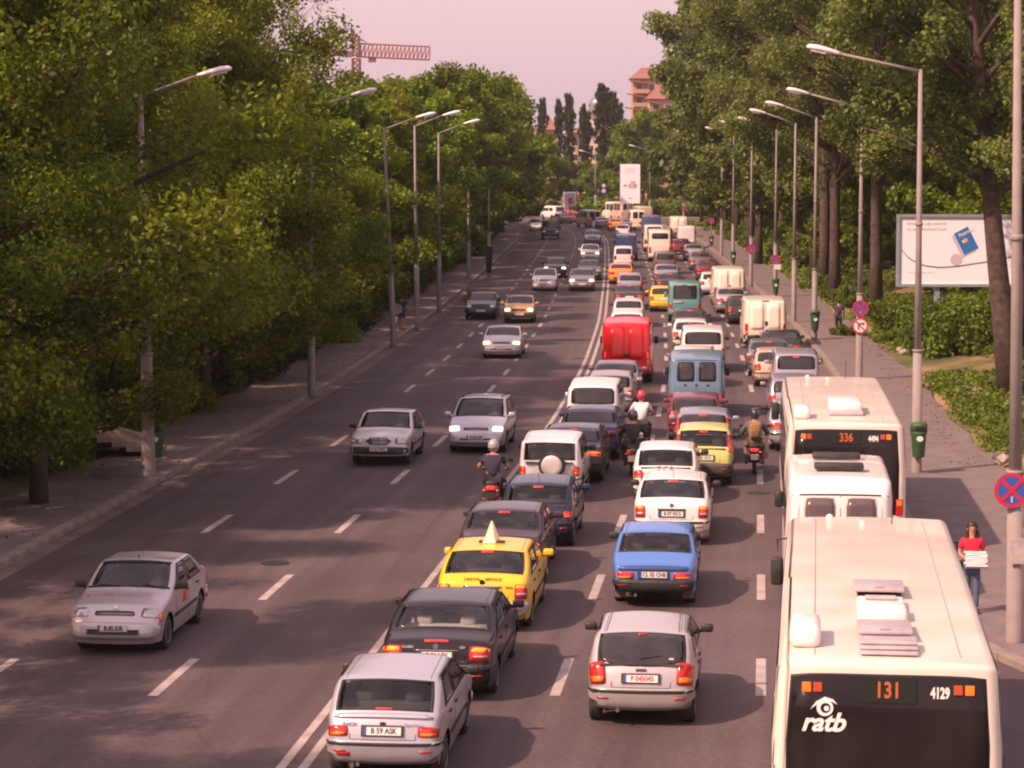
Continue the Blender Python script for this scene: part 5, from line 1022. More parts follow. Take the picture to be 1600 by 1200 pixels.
# ------------------------------------------------------------------ vegetation
def leafmat(name, dark, lite, trans=.35, pale=None):
    m = bpy.data.materials.new(name); m.use_nodes = True; n = m.node_tree; n.nodes.clear()
    at = n.nodes.new("ShaderNodeAttribute"); at.attribute_name = "leafvar"; cr = n.nodes.new("ShaderNodeValToRGB"); e = cr.color_ramp.elements
    e[0].color = (*dark,1); e[1].color = (*lite,1); e[0].position=.1; e[1].position=.86
    if pale: q = e.new(.93); q.color = (*pale,1); e[2].color=(*lite,1); e[2].position=.86
    oi = n.nodes.new("ShaderNodeObjectInfo"); hs = n.nodes.new("ShaderNodeHueSaturation")
    mr = n.nodes.new("ShaderNodeMapRange"); mr.inputs[3].default_value=.475; mr.inputs[4].default_value=.515; n.links.new(oi.outputs["Random"], mr.inputs[0]); n.links.new(mr.outputs[0], hs.inputs["Hue"])
    mv = n.nodes.new("ShaderNodeMapRange"); mv.inputs[3].default_value=.8; mv.inputs[4].default_value=1.2; n.links.new(oi.outputs["Random"], mv.inputs[0]); n.links.new(mv.outputs[0], hs.inputs["Value"])
    n.links.new(at.outputs["Fac"], cr.inputs[0]); n.links.new(cr.outputs[0], hs.inputs["Color"])
    d = n.nodes.new("ShaderNodeBsdfDiffuse"); t = n.nodes.new("ShaderNodeBsdfTranslucent"); g = n.nodes.new("ShaderNodeBsdfGlossy"); g.inputs["Roughness"].default_value=.42; g.inputs[0].default_value=(.5,.5,.5,1)
    m1 = n.nodes.new("ShaderNodeMixShader"); m1.inputs[0].default_value = trans; m2 = n.nodes.new("ShaderNodeMixShader"); m2.inputs[0].default_value=.025
    n.links.new(hs.outputs[0], d.inputs[0]); n.links.new(hs.outputs[0], t.inputs[0]); n.links.new(d.outputs[0], m1.inputs[1]); n.links.new(t.outputs[0], m1.inputs[2])
    n.links.new(m1.outputs[0], m2.inputs[1]); n.links.new(g.outputs[0], m2.inputs[2]); o = n.nodes.new("ShaderNodeOutputMaterial"); n.links.new(m2.outputs[0], o.inputs[0])
    return m
LEAF_A = leafmat("leaf_ash",(.044,.086,.010),(.245,.325,.022),.46)
LEAF_P = leafmat("leaf_poplar",(.050,.082,.022),(.218,.268,.062),.40,(.60,.56,.40))
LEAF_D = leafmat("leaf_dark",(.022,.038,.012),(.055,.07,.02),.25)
LEAF_B = leafmat("leaf_bush",(.048,.080,.014),(.20,.27,.035),.40)
BARK = mat("bark",(.085,.06,.05),.95,noise=(6,.8,(.035,.024,.02)),bump=.5)
BARKP = mat("bark_poplar",(.095,.065,.05),.95,noise=(5,.9,(.035,.024,.02)),bump=.6)
def leaves(name, C, Rr, N, size, m, r, flat=.8):
    """leaf cloud: C clump centres (k,3), Rr clump radii, N leaves in all"""
    k = len(C); w = Rr**2; w = w/w.sum(); idx = r.choice(k, N, p=w)
    dirs = r.normal(size=(N,3)); dirs /= np.linalg.norm(dirs,axis=1)[:,None]; rad = r.random(N)**(1/2.2)
    p = C[idx] + dirs*(Rr[idx]*rad)[:,None]*np.array([1,1,flat])
    nrm = r.normal(size=(N,3))*.75 + dirs*.55 + np.array([0,0,.45]); nrm /= np.linalg.norm(nrm,axis=1)[:,None]
    a = np.cross(nrm, r.normal(size=(N,3))); a /= np.linalg.norm(a,axis=1)[:,None]; b = np.cross(nrm,a)
    L = size*(.6+.8*r.random(N))[:,None]; 
    v = np.empty((N,4,3)); v[:,0]=p-a*L*.5; v[:,1]=p+b*L*.30+nrm*L*.06; v[:,2]=p+a*L*.5; v[:,3]=p-b*L*.30+nrm*L*.06
    me = bpy.data.meshes.new(name); me.vertices.add(4*N); me.vertices.foreach_set("co", v.astype(np.float32).ravel())
    me.loops.add(4*N); me.loops.foreach_set("vertex_index", np.arange(4*N,dtype=np.int32)); me.polygons.add(N)
    me.polygons.foreach_set("loop_start", np.arange(0,4*N,4,dtype=np.int32)); me.polygons.foreach_set("loop_total", np.full(N,4,dtype=np.int32))
    cl = r.random(k); var = np.clip(.55*cl[idx]+.45*r.random(N)+r.normal(size=N)*.05,0,1)
    at = me.attributes.new("leafvar",'FLOAT','FACE'); at.data.foreach_set("value", var.astype(np.float32)); me.materials.append(m); me.update(); me.validate(); return me
def tree_meshes(seed, H, Rc, base, N, size, shape, lm, bark, cr=1.0, nl=16, forks=1, tr0=.22, bare=False, cl=1.0):
    r = np.random.default_rng(seed); rr = random.Random(seed); mb = MB(); C = []; RR = []
    for fk in range(forks):
        lean = Vector((rr.uniform(-1,1), rr.uniform(-1,1), 0))*(.09*H if forks > 1 else .03*H); path = []; rad = []
        for i in range(8):
            t = i/7; path.append(Vector((0,0,0))+lean*t*t+Vector((math.sin(t*5+seed)*.12*t, math.cos(t*4+seed*2)*.12*t, H*.90*t))); rad.append(max(.02, tr0*(1-.85*t)+(.12*tr0 if i==0 else 0)))
        mb.tube(path, rad, 8)
        def at(t): i = min(6,int(t*7)); f = t*7-i; return path[i]*(1-f)+path[i+1]*f
        for l in range(nl):
            t = base+(1-base)*((l+rr.random())/nl)**.95; o = at(min(t,.99)); az = l*2.399+rr.uniform(-.4,.4); q = (t-base)/(1-base)
            if shape == 'round': ext = Rc*(.50+.5*math.sin(min(1,q*1.15+.12)*math.pi)**.7)*rr.uniform(.7,1.15); up = .35+.9*q
            elif shape == 'tall': ext = Rc*(.62+.38*math.sin(min(1,q+.2)*math.pi*.9))*rr.uniform(.65,1.15); up = .55+1.0*q
            else: ext = Rc*(.35+.65*math.sin(min(1,q*.9+.1)*math.pi))*rr.uniform(.8,1.15); up = 2.6
            if shape == 'col': d = Vector((math.cos(az),math.sin(az),up)).normalized(); d = d*(ext/max(.2,math.hypot(d.x,d.y)))
            else: d = Vector((math.cos(az)*ext, math.sin(az)*ext, ext*up*.7))
            if o.z+d.z > H*1.02: d.z = max(.3,H*1.02-o.z)
            pts = [o, o+d*.35+Vector((0,0,.05*ext)), o+d*.7+Vector((0,0,.04*ext)), o+d]; r0 = max(.02,tr0*(1-.8*t)*.5)
            mb.tube(pts, [r0,r0*.7,r0*.45,r0*.18], 5, False)
            for s_ in range(7):
                f = .30+.70*(s_+rr.random())/7; b_ = pts[0]*(1-f)+pts[3]*f; az2 = rr.uniform(0,6.28); le = ext*rr.uniform(.18,.42)*(1.1-.5*f)
                e_ = b_+Vector((math.cos(az2)*le, math.sin(az2)*le, rr.uniform(-.1,.55)*le)); mb.tube([b_,(b_+e_)/2+Vector((0,0,.05)),e_],[r0*.35,r0*.22,r0*.08],4,False)
                if not bare or rr.random() < .12: C.append(e_); RR.append(cl*rr.uniform(.55,1.15)*(.75 if bare else 1))
                if bare: 
                    for w_ in range(3): e2 = e_+Vector((rr.uniform(-.5,.5),rr.uniform(-.5,.5),rr.uniform(.3,1.0))); mb.tube([b_*.3+e_*.7,e2],[.02,.006],3,False)
            C.append(pts[3]); RR.append(cl*rr.uniform(.7,1.2))
        if not bare: C.append(path[-1]+Vector((0,0,.1))); RR.append(cl*.9)
    return mb.mesh("trunk", bark, True), leaves("crown", np.array([tuple(c) for c in C]), np.array(RR), N, size, lm, r)
def put(name, ms, x, y, z, rz, sc, label, cat, grp, sz=None):
    T = thing(name, label, cat, (x,y,z), rz, grp); T.scale = (sc, sc, sz or sc); link("trunk", ms[0], T); link("crown", ms[1], T); return T
A1 = [tree_meshes(s, 15, 5.4, .10, 72000, .155, 'round', LEAF_A, BARK, forks=2 if s%2 else 1, nl=20) for s in (1,2,3)]
A2 = [tree_meshes(s, 15, 4.6, .12, 20000, .31, 'round', LEAF_A, BARK, nl=17, cl=1.1) for s in (4,5)]
A3 = [tree_meshes(s, 16, 5.2, .12, 9000, .5, 'round', LEAF_A, BARK, nl=14, cl=1.25) for s in (6,7)]
P1 = [tree_meshes(s, 23, 7.8, .32, 84000, .185, 'tall', LEAF_P, BARKP, forks=2, nl=20, tr0=.36) for s in (11,12)]
P2 = [tree_meshes(s, 22, 7.2, .17, 36000, .33, 'tall', LEAF_P, BARKP, nl=22, tr0=.34, cl=1.15) for s in (13,14)]
P3 = [tree_meshes(15, 20, 6.0, .12, 11000, .55, 'tall', LEAF_P, BARKP, nl=17, tr0=.3, cl=1.35)]
F1 = [tree_meshes(21, 24, 2.0, .06, 9000, .5, 'col', LEAF_D, BARK, nl=26, cl=.85)]
BR = tree_meshes(31, 17, 3.4, .3, 1300, .25, 'tall', LEAF_A, BARK, nl=16, bare=True, cl=.8)
rt = random.Random(5)
_SL = [(-400,-260),(0,-120),(330,-25),(360,15),(400,60),(430,92),(500,118),(540,114),(600,110),(690,100),(745,98),(800,115),(835,145),(862,195),(890,250)]
_SR = [(900,250),(940,232),(962,208),(990,188),(1015,165),(1040,125),(1058,70),(1085,15),(1130,-60),(1250,-160),(2000,-400)]
def cap(x, Y, tab, dx=0.0):
    '''tree height that reaches the skyline seen along this street side'''
    px_ = 800+(x+dx)*FPX/Y; return CAMH+(250-float(np.interp(px_, [a for a,b in tab], [b for a,b in tab])))*Y/FPX-.9
LM = {-1:[(45,'the foreground shade'),(67,'the nearest left lamp'),(74,'the stone steps'),(91,'the second left lamp'),(103,'the silver coupe'),(115,'the third left lamp'),(127,'the pale left lamp'),(136,'the dark green saloon'),(148,'the fifth left lamp'),(160,'the oncoming white small saloon'),(173,'the lamp with the dark box'),(186,'the oncoming black saloon'),(200,'the row of dark oncoming cars'),(216,'the oncoming white car'),(236,'the empty stretch of lane'),(256,'the farthest grey oncoming car'),(276,'the black van in the shade'),(298,'the white parked car'),(318,'the start of the bend'),(345,'the bend')],
 1:[(68,'the big green bin'),(76,'the farther bus'),(88,'the bus shadow'),(98,'the lamp with two round signs'),(107,'the billboard'),(119,'the walking man'),(132,'the lamp beyond the walking man'),(145,'the nearer white panel van'),(158,'the sign with a white plate'),(172,'the faded sign'),(188,'the farther white panel van'),(207,'the slim lamp with a bin'),(224,'the last slim lamp'),(245,'the square white box van'),(270,'the short far post'),(300,'the violet blue truck'),(335,'the tall white poster')]}
_seen = {}
def at_lm(Y, side):
    L_ = LM[side]; k = min(range(len(L_)), key=lambda i: abs(L_[i][0]-Y)); d = Y-L_[k][0]; w = 'just before ' if d < -2.5 else 'just past ' if d > 2.5 else 'level with '; key = (side, k, w)
    return w+L_[k][1]
# left side, rows of ash trees
gl = "broadleaf trees along the left pavement"
def left(t, Y, ms, H0, H, lab, name="ash_tree"):
    x = xc(Y)+t; c_ = cap(x,Y,_SL,1.5)-ground_z(t,Y); H = min(c_, H+6) if t > -17 and Y > 112 else min(H, c_); H *= rt.uniform(.94,1.0)
    if H < 6: return
    put(name, ms, x, Y, ground_z(t,Y)-.05, rt.uniform(0,6.28), H/H0, (lab+", "+at_lm(Y,-1)) if len(lab) < 35 else lab, "tree", gl)
Y = 60.0; i = 0
while Y < 345:
    t = -12.9+rt.uniform(-.5,.5); near = Y < 112; mid = Y < 215
    if near: left(t, Y, A1[i%3], 15, rt.uniform(14.6,16.4), ["tree in the front row by the steps at the far left","front row tree overhanging the nearest left pavement","front row tree just beyond the stone steps","front row tree behind the second left street lamp","front row tree leaning over the pavement at the left","front row tree by the third left lamp"][min(i,5)])
    elif mid: left(t, Y, A2[i%2], 15, rt.uniform(14.3,16.6), "front row tree on the left")
    else: left(t, Y, A3[i%2], 16, rt.uniform(17,19.5), "far front row tree on the left")
    Y += rt.uniform(7.6,9.4) if near else rt.uniform(7,9.5); i += 1
for (t0, Y0, Y1, st, lab) in ((-21.5,72,335,9.5,"second row tree on the left"),(-30,104,330,12,"rear row tree on the left"),(-39,165,300,16,"tree deep in the left park")):
    Y = Y0; i = 0
    while Y < Y1:
        ms = A1[i%3] if Y < 115 else A2[i%2] if Y < 215 else A3[i%2]; left(t0+rt.uniform(-1.6,1.6), Y, ms, 15 if Y < 215 else 16, rt.uniform(14,17.2), lab); Y += st*rt.uniform(.85,1.15); i += 1
put('ash_tree', A1[0], -11.75, 61.5, .1, 2.2, 1.08, 'tree hanging low over the nearest left lamp post', 'tree', gl); put('ash_tree', A1[2], -10.5, 85.0, .1, .7, 1.02, 'tree whose low crown hides the second left lamp post', 'tree', gl); put('ash_tree', A1[1], -10.9, 97.0, .1, 4.0, .92, 'tree standing close behind the second left lamp post', 'tree', gl)
for (px_, Yb_, H_) in ((418,172,17.0),(452,178,19.2)):
    put("bare_tree", BR, (px_-800)*Yb_/FPX, Yb_, 1.0, rt.uniform(0,6), H_/17, "thin tree with bare twigs above the left crowns, "+("left one" if px_ < 430 else "right one beside the crane"), "tree", None, H_/17)
# trees just outside the left picture edge that throw the foreground shade
for (x_,y_,H_) in ((-17.5,28,13),(-15.2,37.5,12.5),(-19,47,14),(-16.2,52,13.5)): put("ash_tree", A1[int(y_)%3], x_, y_, 0, y_, H_/15, "tree outside the left picture edge whose shade falls on the near road", "tree", gl)
# shrubs
def bush_mesh(seed, w, h, N, size, lm=LEAF_B):
    r = np.random.default_rng(seed); k = 22; C = np.stack([r.normal(size=k)*w*.38, r.normal(size=k)*w*.38, np.abs(r.random(k))*h*.7+.15],1); mb = MB()
    for c in C[:12]: mb.tube([(c[0]*.15,c[1]*.15,0),(c[0]*.6,c[1]*.6,c[2]*.6),tuple(c)],[.03,.02,.006],4,False)
    return mb.mesh("stem", BARK), leaves("foliage", C, .35*h*(.5+r.random(k))*.9, N, size, lm, r)
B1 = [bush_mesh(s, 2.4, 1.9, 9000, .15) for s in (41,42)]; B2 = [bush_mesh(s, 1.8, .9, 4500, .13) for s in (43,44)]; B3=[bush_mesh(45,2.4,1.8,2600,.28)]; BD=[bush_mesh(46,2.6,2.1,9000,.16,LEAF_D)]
def bush(t, Y, ms, sc, lab, grp, x=None):
    X = xc(Y)+t if x is None else x; T = thing("shrub", (lab+", "+at_lm(Y,-1 if X < xc(Y) else 1)) if "billboard" not in lab else lab, "shrub", (X,Y,ground_z(X-xc(Y),Y)-.02), rt.uniform(0,6.28), grp); T.scale=(sc,sc,sc*rt.uniform(.8,1.15)); link("stem", ms[0], T); link("foliage", ms[1], T)
gs = "shrubs under the left trees"
Y = 57.0; i = 0
while Y < 335:
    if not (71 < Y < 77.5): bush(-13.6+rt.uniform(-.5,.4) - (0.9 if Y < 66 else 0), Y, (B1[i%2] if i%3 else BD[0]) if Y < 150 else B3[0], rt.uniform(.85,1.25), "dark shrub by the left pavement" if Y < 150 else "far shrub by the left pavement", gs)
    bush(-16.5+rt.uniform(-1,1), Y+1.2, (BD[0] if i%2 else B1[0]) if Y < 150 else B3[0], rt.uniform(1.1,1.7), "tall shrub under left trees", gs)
    Y += rt.uniform(2.2,3.2) if Y < 150 else rt.uniform(3.5,5); i += 1
# right side: big poplars
gr_ = "poplars behind the right pavement"
def right(x, Y, ms, H0, H, lab, rz=None):
    H = min(H, cap(x,Y,_SR,-2.6))
    if H < 6: return
    put("poplar_tree", ms, x, Y, ground_z(x-xc(Y),Y)-.05, rt.uniform(0,6.28) if rz is None else rz, H/H0, (lab+", "+at_lm(Y,1)) if ("row" in lab) else lab, "tree", gr_)
P0 = tree_meshes(17, 22, 6.2, .33, 80000, .20, 'tall', LEAF_P, BARKP, nl=26, tr0=.44)
pb = G(1581,612,.5); put("poplar_tree", P0, pb.x, pb.y, .2, 0, 1.0, "thick leaning poplar in front of the right half of the billboard", "tree", gr_); bpy.context.scene.objects["poplar_tree"].rotation_euler = (0, -.12, 0)
right(20.6, 101, P1[0], 23, 22, "second poplar trunk just behind the leaning one")
right(21.4, 95.5, P1[1], 23, 22.5, "poplar close behind the double trunked one at the right edge")
right(19.0, 74, P1[1], 23, 20.5, "poplar hanging in from beyond the right picture edge")
right(20.0, 137, P1[0], 23, 23.5, "poplar with thick trunk left of the billboard")
right(20.4, 163, P1[1], 23, 24, "poplar whose trunk stands behind the walking man"); right(19.4, 150, P1[0], 23, 23, "slim trunked poplar between the two thick ones")
Y = 181; i = 0
while Y < 335:
    right(xc(Y)+15.2+rt.uniform(-.8,1.2), Y, P2[i%2] if Y < 250 else P3[0], 22 if Y < 250 else 20, rt.uniform(22,24.5) if Y < 245 else rt.uniform(15,19), "poplar of the right row" if Y < 250 else "far poplar of the right row"); Y += rt.uniform(10,13); i += 1
for k_, (px_, Y_, top_) in enumerate([(1185,205,-8),(1172,235,5),(1150,262,35),(1132,285,60),(1150,300,50)]):
    right((px_-800)*Y_/FPX, Y_, P2[k_%2] if Y_ < 270 else P3[0], 22 if Y_ < 270 else 20, 99, "poplar crown leaning roadwards, right row")
for (dx, Y0, Y1, st) in ((25,118,320,14),(34,135,320,19)):
    Y = Y0; i = 0
    while Y < Y1: right(xc(Y)+dx+rt.uniform(-2,2), Y, (P1[i%2] if Y < 150 else P2[i%2]) if Y < 240 else P3[0], 23 if Y < 150 else 22 if Y < 240 else 20, rt.uniform(20,24.5)*(1 if Y < 245 else .8), "poplar deeper behind the right row"); Y += st*rt.uniform(.85,1.15); i += 1
for (x_,y_,H_) in ((24,111,12),(29,113,13),(22,118,12),(27.5,121,14)): put("ash_tree", A2[int(x_)%2], x_, y_, .8, x_, H_/15, "leafy green tree closing the view behind the billboard", "tree", "trees behind the billboard")
for k_, (t_, Y_) in enumerate([(21.5,128),(18.9,176),(17.6,197),(19.5,145),(22.5,157),(19,190)]+[(20+5*((q*7)%3)/2, 118+q*9.3) for q in range(23)]): put("young_tree", A2[k_%2], xc(Y_)+t_, Y_, .6, k_, rt.uniform(.36,.5), "low bright tree under the poplars, "+at_lm(Y_,1), "tree", "low trees under the poplars")
gb = "shrubs on the right verge"
for k_ in range(46):
    Y_ = 116+ (k_/46)**1.0*200+rt.uniform(-2,2); bush(14.6+rt.uniform(-.3,1.6)+(.9 if Y_<120 else 0), Y_, B2[k_%2] if Y_ < 180 else B3[0], rt.uniform(.6,1.0) if Y_ > 180 else rt.uniform(.8,1.3), "low shrub by the right pavement", gb)
for k_, (x_, Y_, s_) in enumerate([(19.6,112,1.3),(21.4,114,1.5),(23.5,114,1.7),(17.9,114,1.0),(19.0,118,1.4),(16.4,121,.9),(24.9,113,1.6),(18.4,86,1.0),(19.3,88,1.2),(17.2,79,.9),(17.9,82,1.0),(17.4,75,1.0),(22.1,104,1.4),(23.6,105,1.5),(18.6,106,1.5),(20.3,106,1.6)]):
    bush(0, Y_, (B1 if s_ > 1.3 else B2)[k_%2], s_*.8, ["small","large","spreading"][k_%3]+" shrub on the slope "+("left of the leaning poplar" if x_ < 18.5 else "below the billboard" if Y_ < 112 else "in the shade behind the billboard foot"), gb, x=x_)
for k_ in range(12):
    Y_ = 124+k_*4.6; put("young_tree", A2[k_%2], xc(Y_)+20.5+(k_*3)%5, Y_, .8, k_*1.3, rt.uniform(.5,.62), "leafy undergrowth tree between the thick trunks, "+at_lm(Y_,1), "tree", "low trees under the poplars")
for k_ in range(34):
    Y_ = 172+k_*4.8; put("young_tree", A3[k_%2], xc(Y_)+16+(k_*5)%7, Y_, .4, k_, rt.uniform(.40,.52), "bushy low tree behind the right verge, "+at_lm(Y_,1), "tree", "low trees under the poplars")
# far trees closing the view
gf = "far trees beyond the junction"
for k_ in range(26):
    x_ = 3+k_*2.6+rt.uniform(-1,1); y_ = 405+rt.uniform(-5,25)+(14 if x_ < 5.5 else 0); h_ = 10.5+4.0*math.sin(k_*.9)+rt.uniform(-1,1) if x_ < 24 else 14+rt.uniform(-2,3)
    h_ = 13.2+rt.uniform(-1,1) if x_ < 5.5 else 8.6+rt.uniform(-.6,.6) if x_ < 16.5 else 13.2+rt.uniform(-.6,.6) if x_ < 19.5 else 16.2+rt.uniform(-.6,1.2)
    put("far_tree", (A3+P3)[k_%3], x_, y_, 0, k_, h_/(16 if k_%3 < 2 else 20)*1.0, ["low tree","tall tree","broad tree"][k_%3]+" closing the street "+("left of the tall poster" if x_ < 17 else "behind the tall poster" if x_ < 24 else "right of the tall poster")+" beyond the junction", "tree", gf, h_/(16 if k_%3 < 2 else 20))
for k_ in range(14): put("far_tree", A3[k_%2], -28+k_*3.3, 372+rt.uniform(0,25)-(k_<6)*12, 0, k_, rt.uniform(.85,1.05), "broad tree behind the left bend", "tree", gf) if k_ < 9 else None
for k_, (px_, top, y_) in enumerate([(874,152,455),(889,143,460),(909,160,450),(917,172,452),(944,128,458),(957,140,464),(966,158,468),(848,150,470)]):
    x_ = (px_-800)*y_/FPX; h_ = CAMH+(250-top)*y_/FPX; put("lombardy_poplar", F1[0], x_, y_, 0, k_*1.7, h_/24*.9, ["leftmost slim dark poplar on the skyline","second slim dark poplar from the left on the skyline","third slim dark poplar on the skyline","fourth slim dark poplar, left of the church tower","broad tallest dark poplar on the skyline","poplar leaning on the tallest skyline poplar","rightmost small dark skyline poplar","dark treetop above the red roof at the left"][k_], "tree", "skyline poplars", h_/24).scale = (h_/24*(.95 if px_==944 else .52), h_/24*.6, h_/24)
for k_ in range(30):
    x_ = 1+k_*2.1; bush(0, 386+rt.uniform(-3,3), B3[0], rt.uniform(1.2,1.9), "far hedge shrub beyond the junction", "far hedge shrubs", x=x_)
# grass and ground cover on the verges
r9 = np.random.default_rng(77)
def cover(name, t0, t1, Y0, Y1, k, N, h, size, lm, lab, dens=None):
    tt = t0+(t1-t0)*r9.random(k)**1.3; YY = Y0+(Y1-Y0)*r9.random(k)**1.2; C = []; RR = []
    for t_, Y_ in zip(tt, YY):
        if math.sin(t_*1.1+Y_*.33)+math.sin(Y_*.19-t_*.6) < -.35: continue
        q = t_ if t_ < 0 else max(t_, tor(Y_)+.12)+ (t_-13.2)*.6
        C.append((xc(Y_)+q, Y_, ground_z(q,Y_)+h*.3)); RR.append(h*(.7+r9.random()))
    o = link(name, leaves(name, np.array(C), np.array(RR), N, size, lm, r9, .45)); o["kind"]="stuff"; o["label"]=lab; o["category"]="grass"; return o
cover("grass",13.4,22,64,190,3400,110000,.42,.16,LEAF_B,"rough green grass and weeds on the right slope")
cover("grass_far",13.4,19,180,335,900,16000,.5,.35,LEAF_B,"far green weeds on the right verge")
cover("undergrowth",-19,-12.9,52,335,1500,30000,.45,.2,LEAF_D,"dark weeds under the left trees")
STONE = mat("rubble",(.36,.31,.29),.9,noise=(7,.6,(.2,.17,.15)),bump=.4)
for k_, (px_, py_, s_) in enumerate([(1413,548,.45),(1424,550,.35),(1405,545,.3),(1518,606,.5),(1530,609,.4),(1510,604,.3),(1568,716,.4),(1556,712,.3)]):
    p = G(px_,py_,.35); b_ = bmesh.new(); bmesh.ops.create_icosphere(b_, subdivisions=1, radius=s_*.6)
    for v_ in b_.verts: v_.co *= rt.uniform(.75,1.2); v_.co.z *= .6
    me_ = bpy.data.meshes.new("rubble_stone"); b_.to_mesh(me_); b_.free(); me_.materials.append(STONE); o = link("rubble_stone", me_, None, (p.x,p.y,.32)); o["label"] = "pale lump of rubble on the right grass slope"; o["category"]="stone"; o["group"]="rubble on the slope"
# scattered fallen leaves and litter on pavements
o = link("fallen_leaves", leaves("fallen_leaves", np.array([(xc(y_)+t_, y_, .135) for t_, y_ in [(rt.uniform(-12.3,-9.8), rt.uniform(50,130)) for _ in range(200)]+[(rt.uniform(12.2,13.1),rt.uniform(68,120)) for _ in range(120)]]), np.full(320,.5), 1300, .08, mat("dry_leaf",(.22,.13,.06),.9), r9, .01)); o["kind"]="stuff"; o["label"]="dry leaves scattered on the pavements"; o["category"]="leaves"
# ------------------------------------------------------------------ tower crane
def crane():
    D = 1150.0; s = D/FPX; X = (553-800)*s; zb = lambda py: CAMH+(250-py)*s
    T = thing("tower_crane","red lattice tower crane above the left tree tops","crane",(X,D,0),-.08); rm_ = mat("crane_red",(.20,.03,.03),.6,noise=(.2,.5,(.17,.04,.035))); dk = mat("crane_counterweight",(.20,.19,.19),.8)
    def lat(name, a, b, w, h, n, th=.22, taper=1.0):
        th *= 1.35
        mb = MB(); a = Vector(a); b = Vector(b); d = (b-a); ax = d.normalized(); up = Vector((0,0,1)) if abs(ax.z) < .8 else Vector((1,0,0)); sd_ = ax.cross(up).normalized(); up = sd_.cross(ax)
        cs = [(-w/2,0),(w/2,0),(-w/2,h),(w/2,h)] if taper == 1.0 else [(-w/2,0),(w/2,0),(0,h),(0,h)]
        P4 = [[a+d*(i/n)+sd_*c[0]+up*c[1] for c in cs] for i in range(n+1)]
        for c in range(4 if taper == 1.0 else 3): mb.tube([P4[0][c],P4[n][c]], th, 4)
        for i in range(n):
            for (p0,p1) in ((0,2),(1,3)): mb.tube([P4[i][p0],P4[i+1][p1]], th*.6, 3, False); mb.tube([P4[i+1][p0],P4[i+1][p1]], th*.6, 3, False)
            mb.tube([P4[i][0],P4[i+1][1]], th*.6, 3, False); mb.tube([P4[i][2],P4[i+1][3]], th*.6, 3, False)
        return mb.build(name, rm_, T)
    zj = zb(90); lat("mast",(0,0,0),(0,0,zj-1),3.2,3.2,22,.35); lat("jib",(1.5,1.6,zj),((672-553)*s,1.6,zj-1.6),2.6,(96-76)*s,18,.28,.5); lat("counter_jib",(-(553-512)*s,1.6,zj+1.2),(-1,1.6,zj),2.6,2.0,7,.30)
    lat("tower_head",(0,0,zj),(0,0,zb(58)),2.6,2.8,5,.3); MB().box((0,1.4,zb(56)),(4.6,3,1.0),bev=.2).box((1.2,1.4,zb(65)),(6.4,3,.5)).build("head_platform", dk, T)
    for x_, w_ in ((-(553-537)*s,4.4),(-(553-517)*s,2.6)): MB().box((x_,1.6,zj+2.4),(w_,2.2,3.6)).build("counterweight", dk if w_ > 3 else rm_, T)
    MB().box((-(553-512)*s,1.6,zj-2),(4.0,2,4.6)).build("counterweight", mat("crane_orange",(.55,.30,.16),.7), T); MB().box((8.8,1.6,zj-1.6),(3.4,1.6,2.2)).build("operator_cab", rm_, T)
    MB().tube([(0,1.6,zb(55)),((583-553)*s,1.6,zj+4.6)],.22,4).tube([(0,1.6,zb(55)),(-(553-520)*s,1.6,zj+2)],.14,4).build("tie_bar", dk, T)
crane()
# ------------------------------------------------------------------ far buildings
ROOFT = mat("roof_tile_red",(.26,.12,.10),.8,noise=(.6,.5,(.19,.08,.07))); WALLO = mat("wall_orange",(.46,.25,.15),.8,noise=(.3,.3)); WALLW = mat("wall_white",(.66,.55,.50),.8,noise=(.3,.3)); WALLP = mat("wall_salmon",(.44,.27,.20),.8,noise=(.3,.3)); WIN = mat("window_pane_far",(.05,.05,.06),.15)
def house(name, label, px0, px1, ptop, D, wall, floors=5, roofh=3.2, tiers=0, cat="building"):
    s = D/FPX; x0 = (px0-800)*s; x1 = (px1-800)*s; H = CAMH+(250-ptop)*s-roofh; w = x1-x0; T = thing(name, label, cat, ((x0+x1)/2, D, 0), 0)
    MB().box((0,5,H/2),(w,10,H)).build("wall", wall, T); MB().add([(-w/2-.7,-.9,H),(w/2+.7,-.9,H),(w/2+.7,10.9,H),(-w/2-.7,10.9,H),(-w/2+2,5,H+roofh),(w/2-2,5,H+roofh)],[(0,1,5,4),(2,3,4,5),(0,4,3),(1,2,5),(3,2,1,0)]).build("roof", ROOFT, T)
    n = max(2,int(w/2.6))
    for f in range(floors):
        z = H-1.9-f*3.0
        if z < 2: break
        for i in range(n):
            x = -w/2+w*(i+.5)/n; fr = MB().box((x,-.03,z),(1.5,.10,1.6)).build("window", WALLW, T); MB().box((x,-.09,z),(1.2,.04,1.3)).build("pane", WIN, fr)
        if tiers and f % 1 == 0:
            MB().box((-w*.28,-.9,z-1.35),(w*.42,1.8,.18)).box((-w*.28,-1.75,z-.9),(w*.42,.1,.8)).build("balcony", WALLP if f%2 else WALLO, T)
        if tiers and f < 3: MB().box((-w*.36-f*.5,-.9,z+1.15),(w*.5,2.4,.25),ry=.16).build("canopy_roof", ROOFT, T)
    return T
house("apartment_building","tall orange and white apartment block with stepped red roofs above the right trees",988,1046,106,560,WALLO,6,2.6,1)
house("apartment_building","second wing of the apartment block with broad red roof behind the right trees",1014,1052,134,545,WALLP,5,3.0,1)
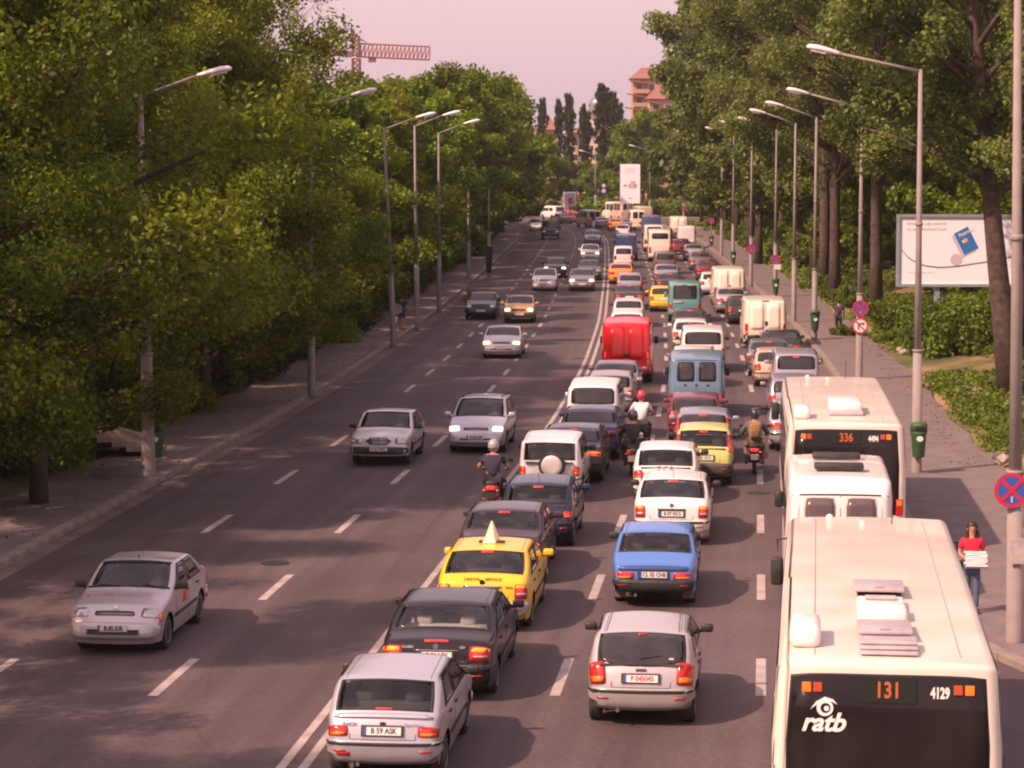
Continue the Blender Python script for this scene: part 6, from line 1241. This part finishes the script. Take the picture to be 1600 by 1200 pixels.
house("house","house with a red roof just right of the left tree tops",838,869,176,520,WALLP,3,3.6)
house("house","small orange house between the dark poplars",892,914,200,500,WALLO,4,1.0); house("house","orange and white house right of the dark poplars",921,946,205,505,WALLO,4,1.5)
D_=530; s_=D_/FPX; T=thing("church_tower","pale church tower with a small dome between the dark poplars","church tower",((934-800)*s_,D_,0),0); cm_=mat("tower_pale",(.50,.50,.52),.7,noise=(.4,.3)); hz=CAMH+(250-168)*s_
MB().box((0,1.5,hz/2),(3.4,3.4,hz)).build("wall",cm_,T); MB().lathe([(1.9,hz),(2.1,hz+.5),(1.6,hz+1.6),(.5,hz+2.6),(.2,hz+3.2),(.05,hz+4.6)],14,'Z',(0,1.5,0)).build("dome",mat("dome_metal",(.20,.22,.24),.4,.5),T,True); MB().box((-.9,1.5,hz-14),(5,6,9)).build("nave",WALLW,T)
for z_ in (hz-2,): MB().box((0,-.25,z_),(1.1,.1,2.0)).build("belfry_opening",WIN,T)
# gable roofs of the white house in front of the tower
p_=thing("house","white gabled house in front of the church tower","house",((930-800)*.12,470,0),0); MB().box((0,3,8.2),(5.5,6,16.4)).build("wall",WALLW,p_); MB().add([(-3,-.2,16.4),(3,-.2,16.4),(0,-.2,19.4),(-3,6.2,16.4),(3,6.2,16.4),(0,6.2,19.4)],[(0,1,2),(5,4,3),(0,2,5,3),(1,4,5,2),(0,3,4,1)]).build("roof",mat("roof_grey",(.3,.26,.27),.7),p_)
# ------------------------------------------------------------------ haze
if True:
    m = bpy.data.materials.new("haze"); m.use_nodes = True; n = m.node_tree; n.nodes.clear(); o = n.nodes.new("ShaderNodeOutputMaterial"); v = n.nodes.new("ShaderNodeVolumePrincipled")
    v.inputs["Color"].default_value = (.95,.90,.90,1); v.inputs["Density"].default_value = .00016; v.inputs["Anisotropy"].default_value = .35; n.links.new(v.outputs[0], o.inputs["Volume"])
    hz_ = MB().box((0,1950,37.5),(6400,4300,78)).build("haze", m); hz_["kind"] = "stuff"; hz_.location = (0,0,0); hz_["label"]="thin pinkish haze over the street"; hz_["category"]="haze"
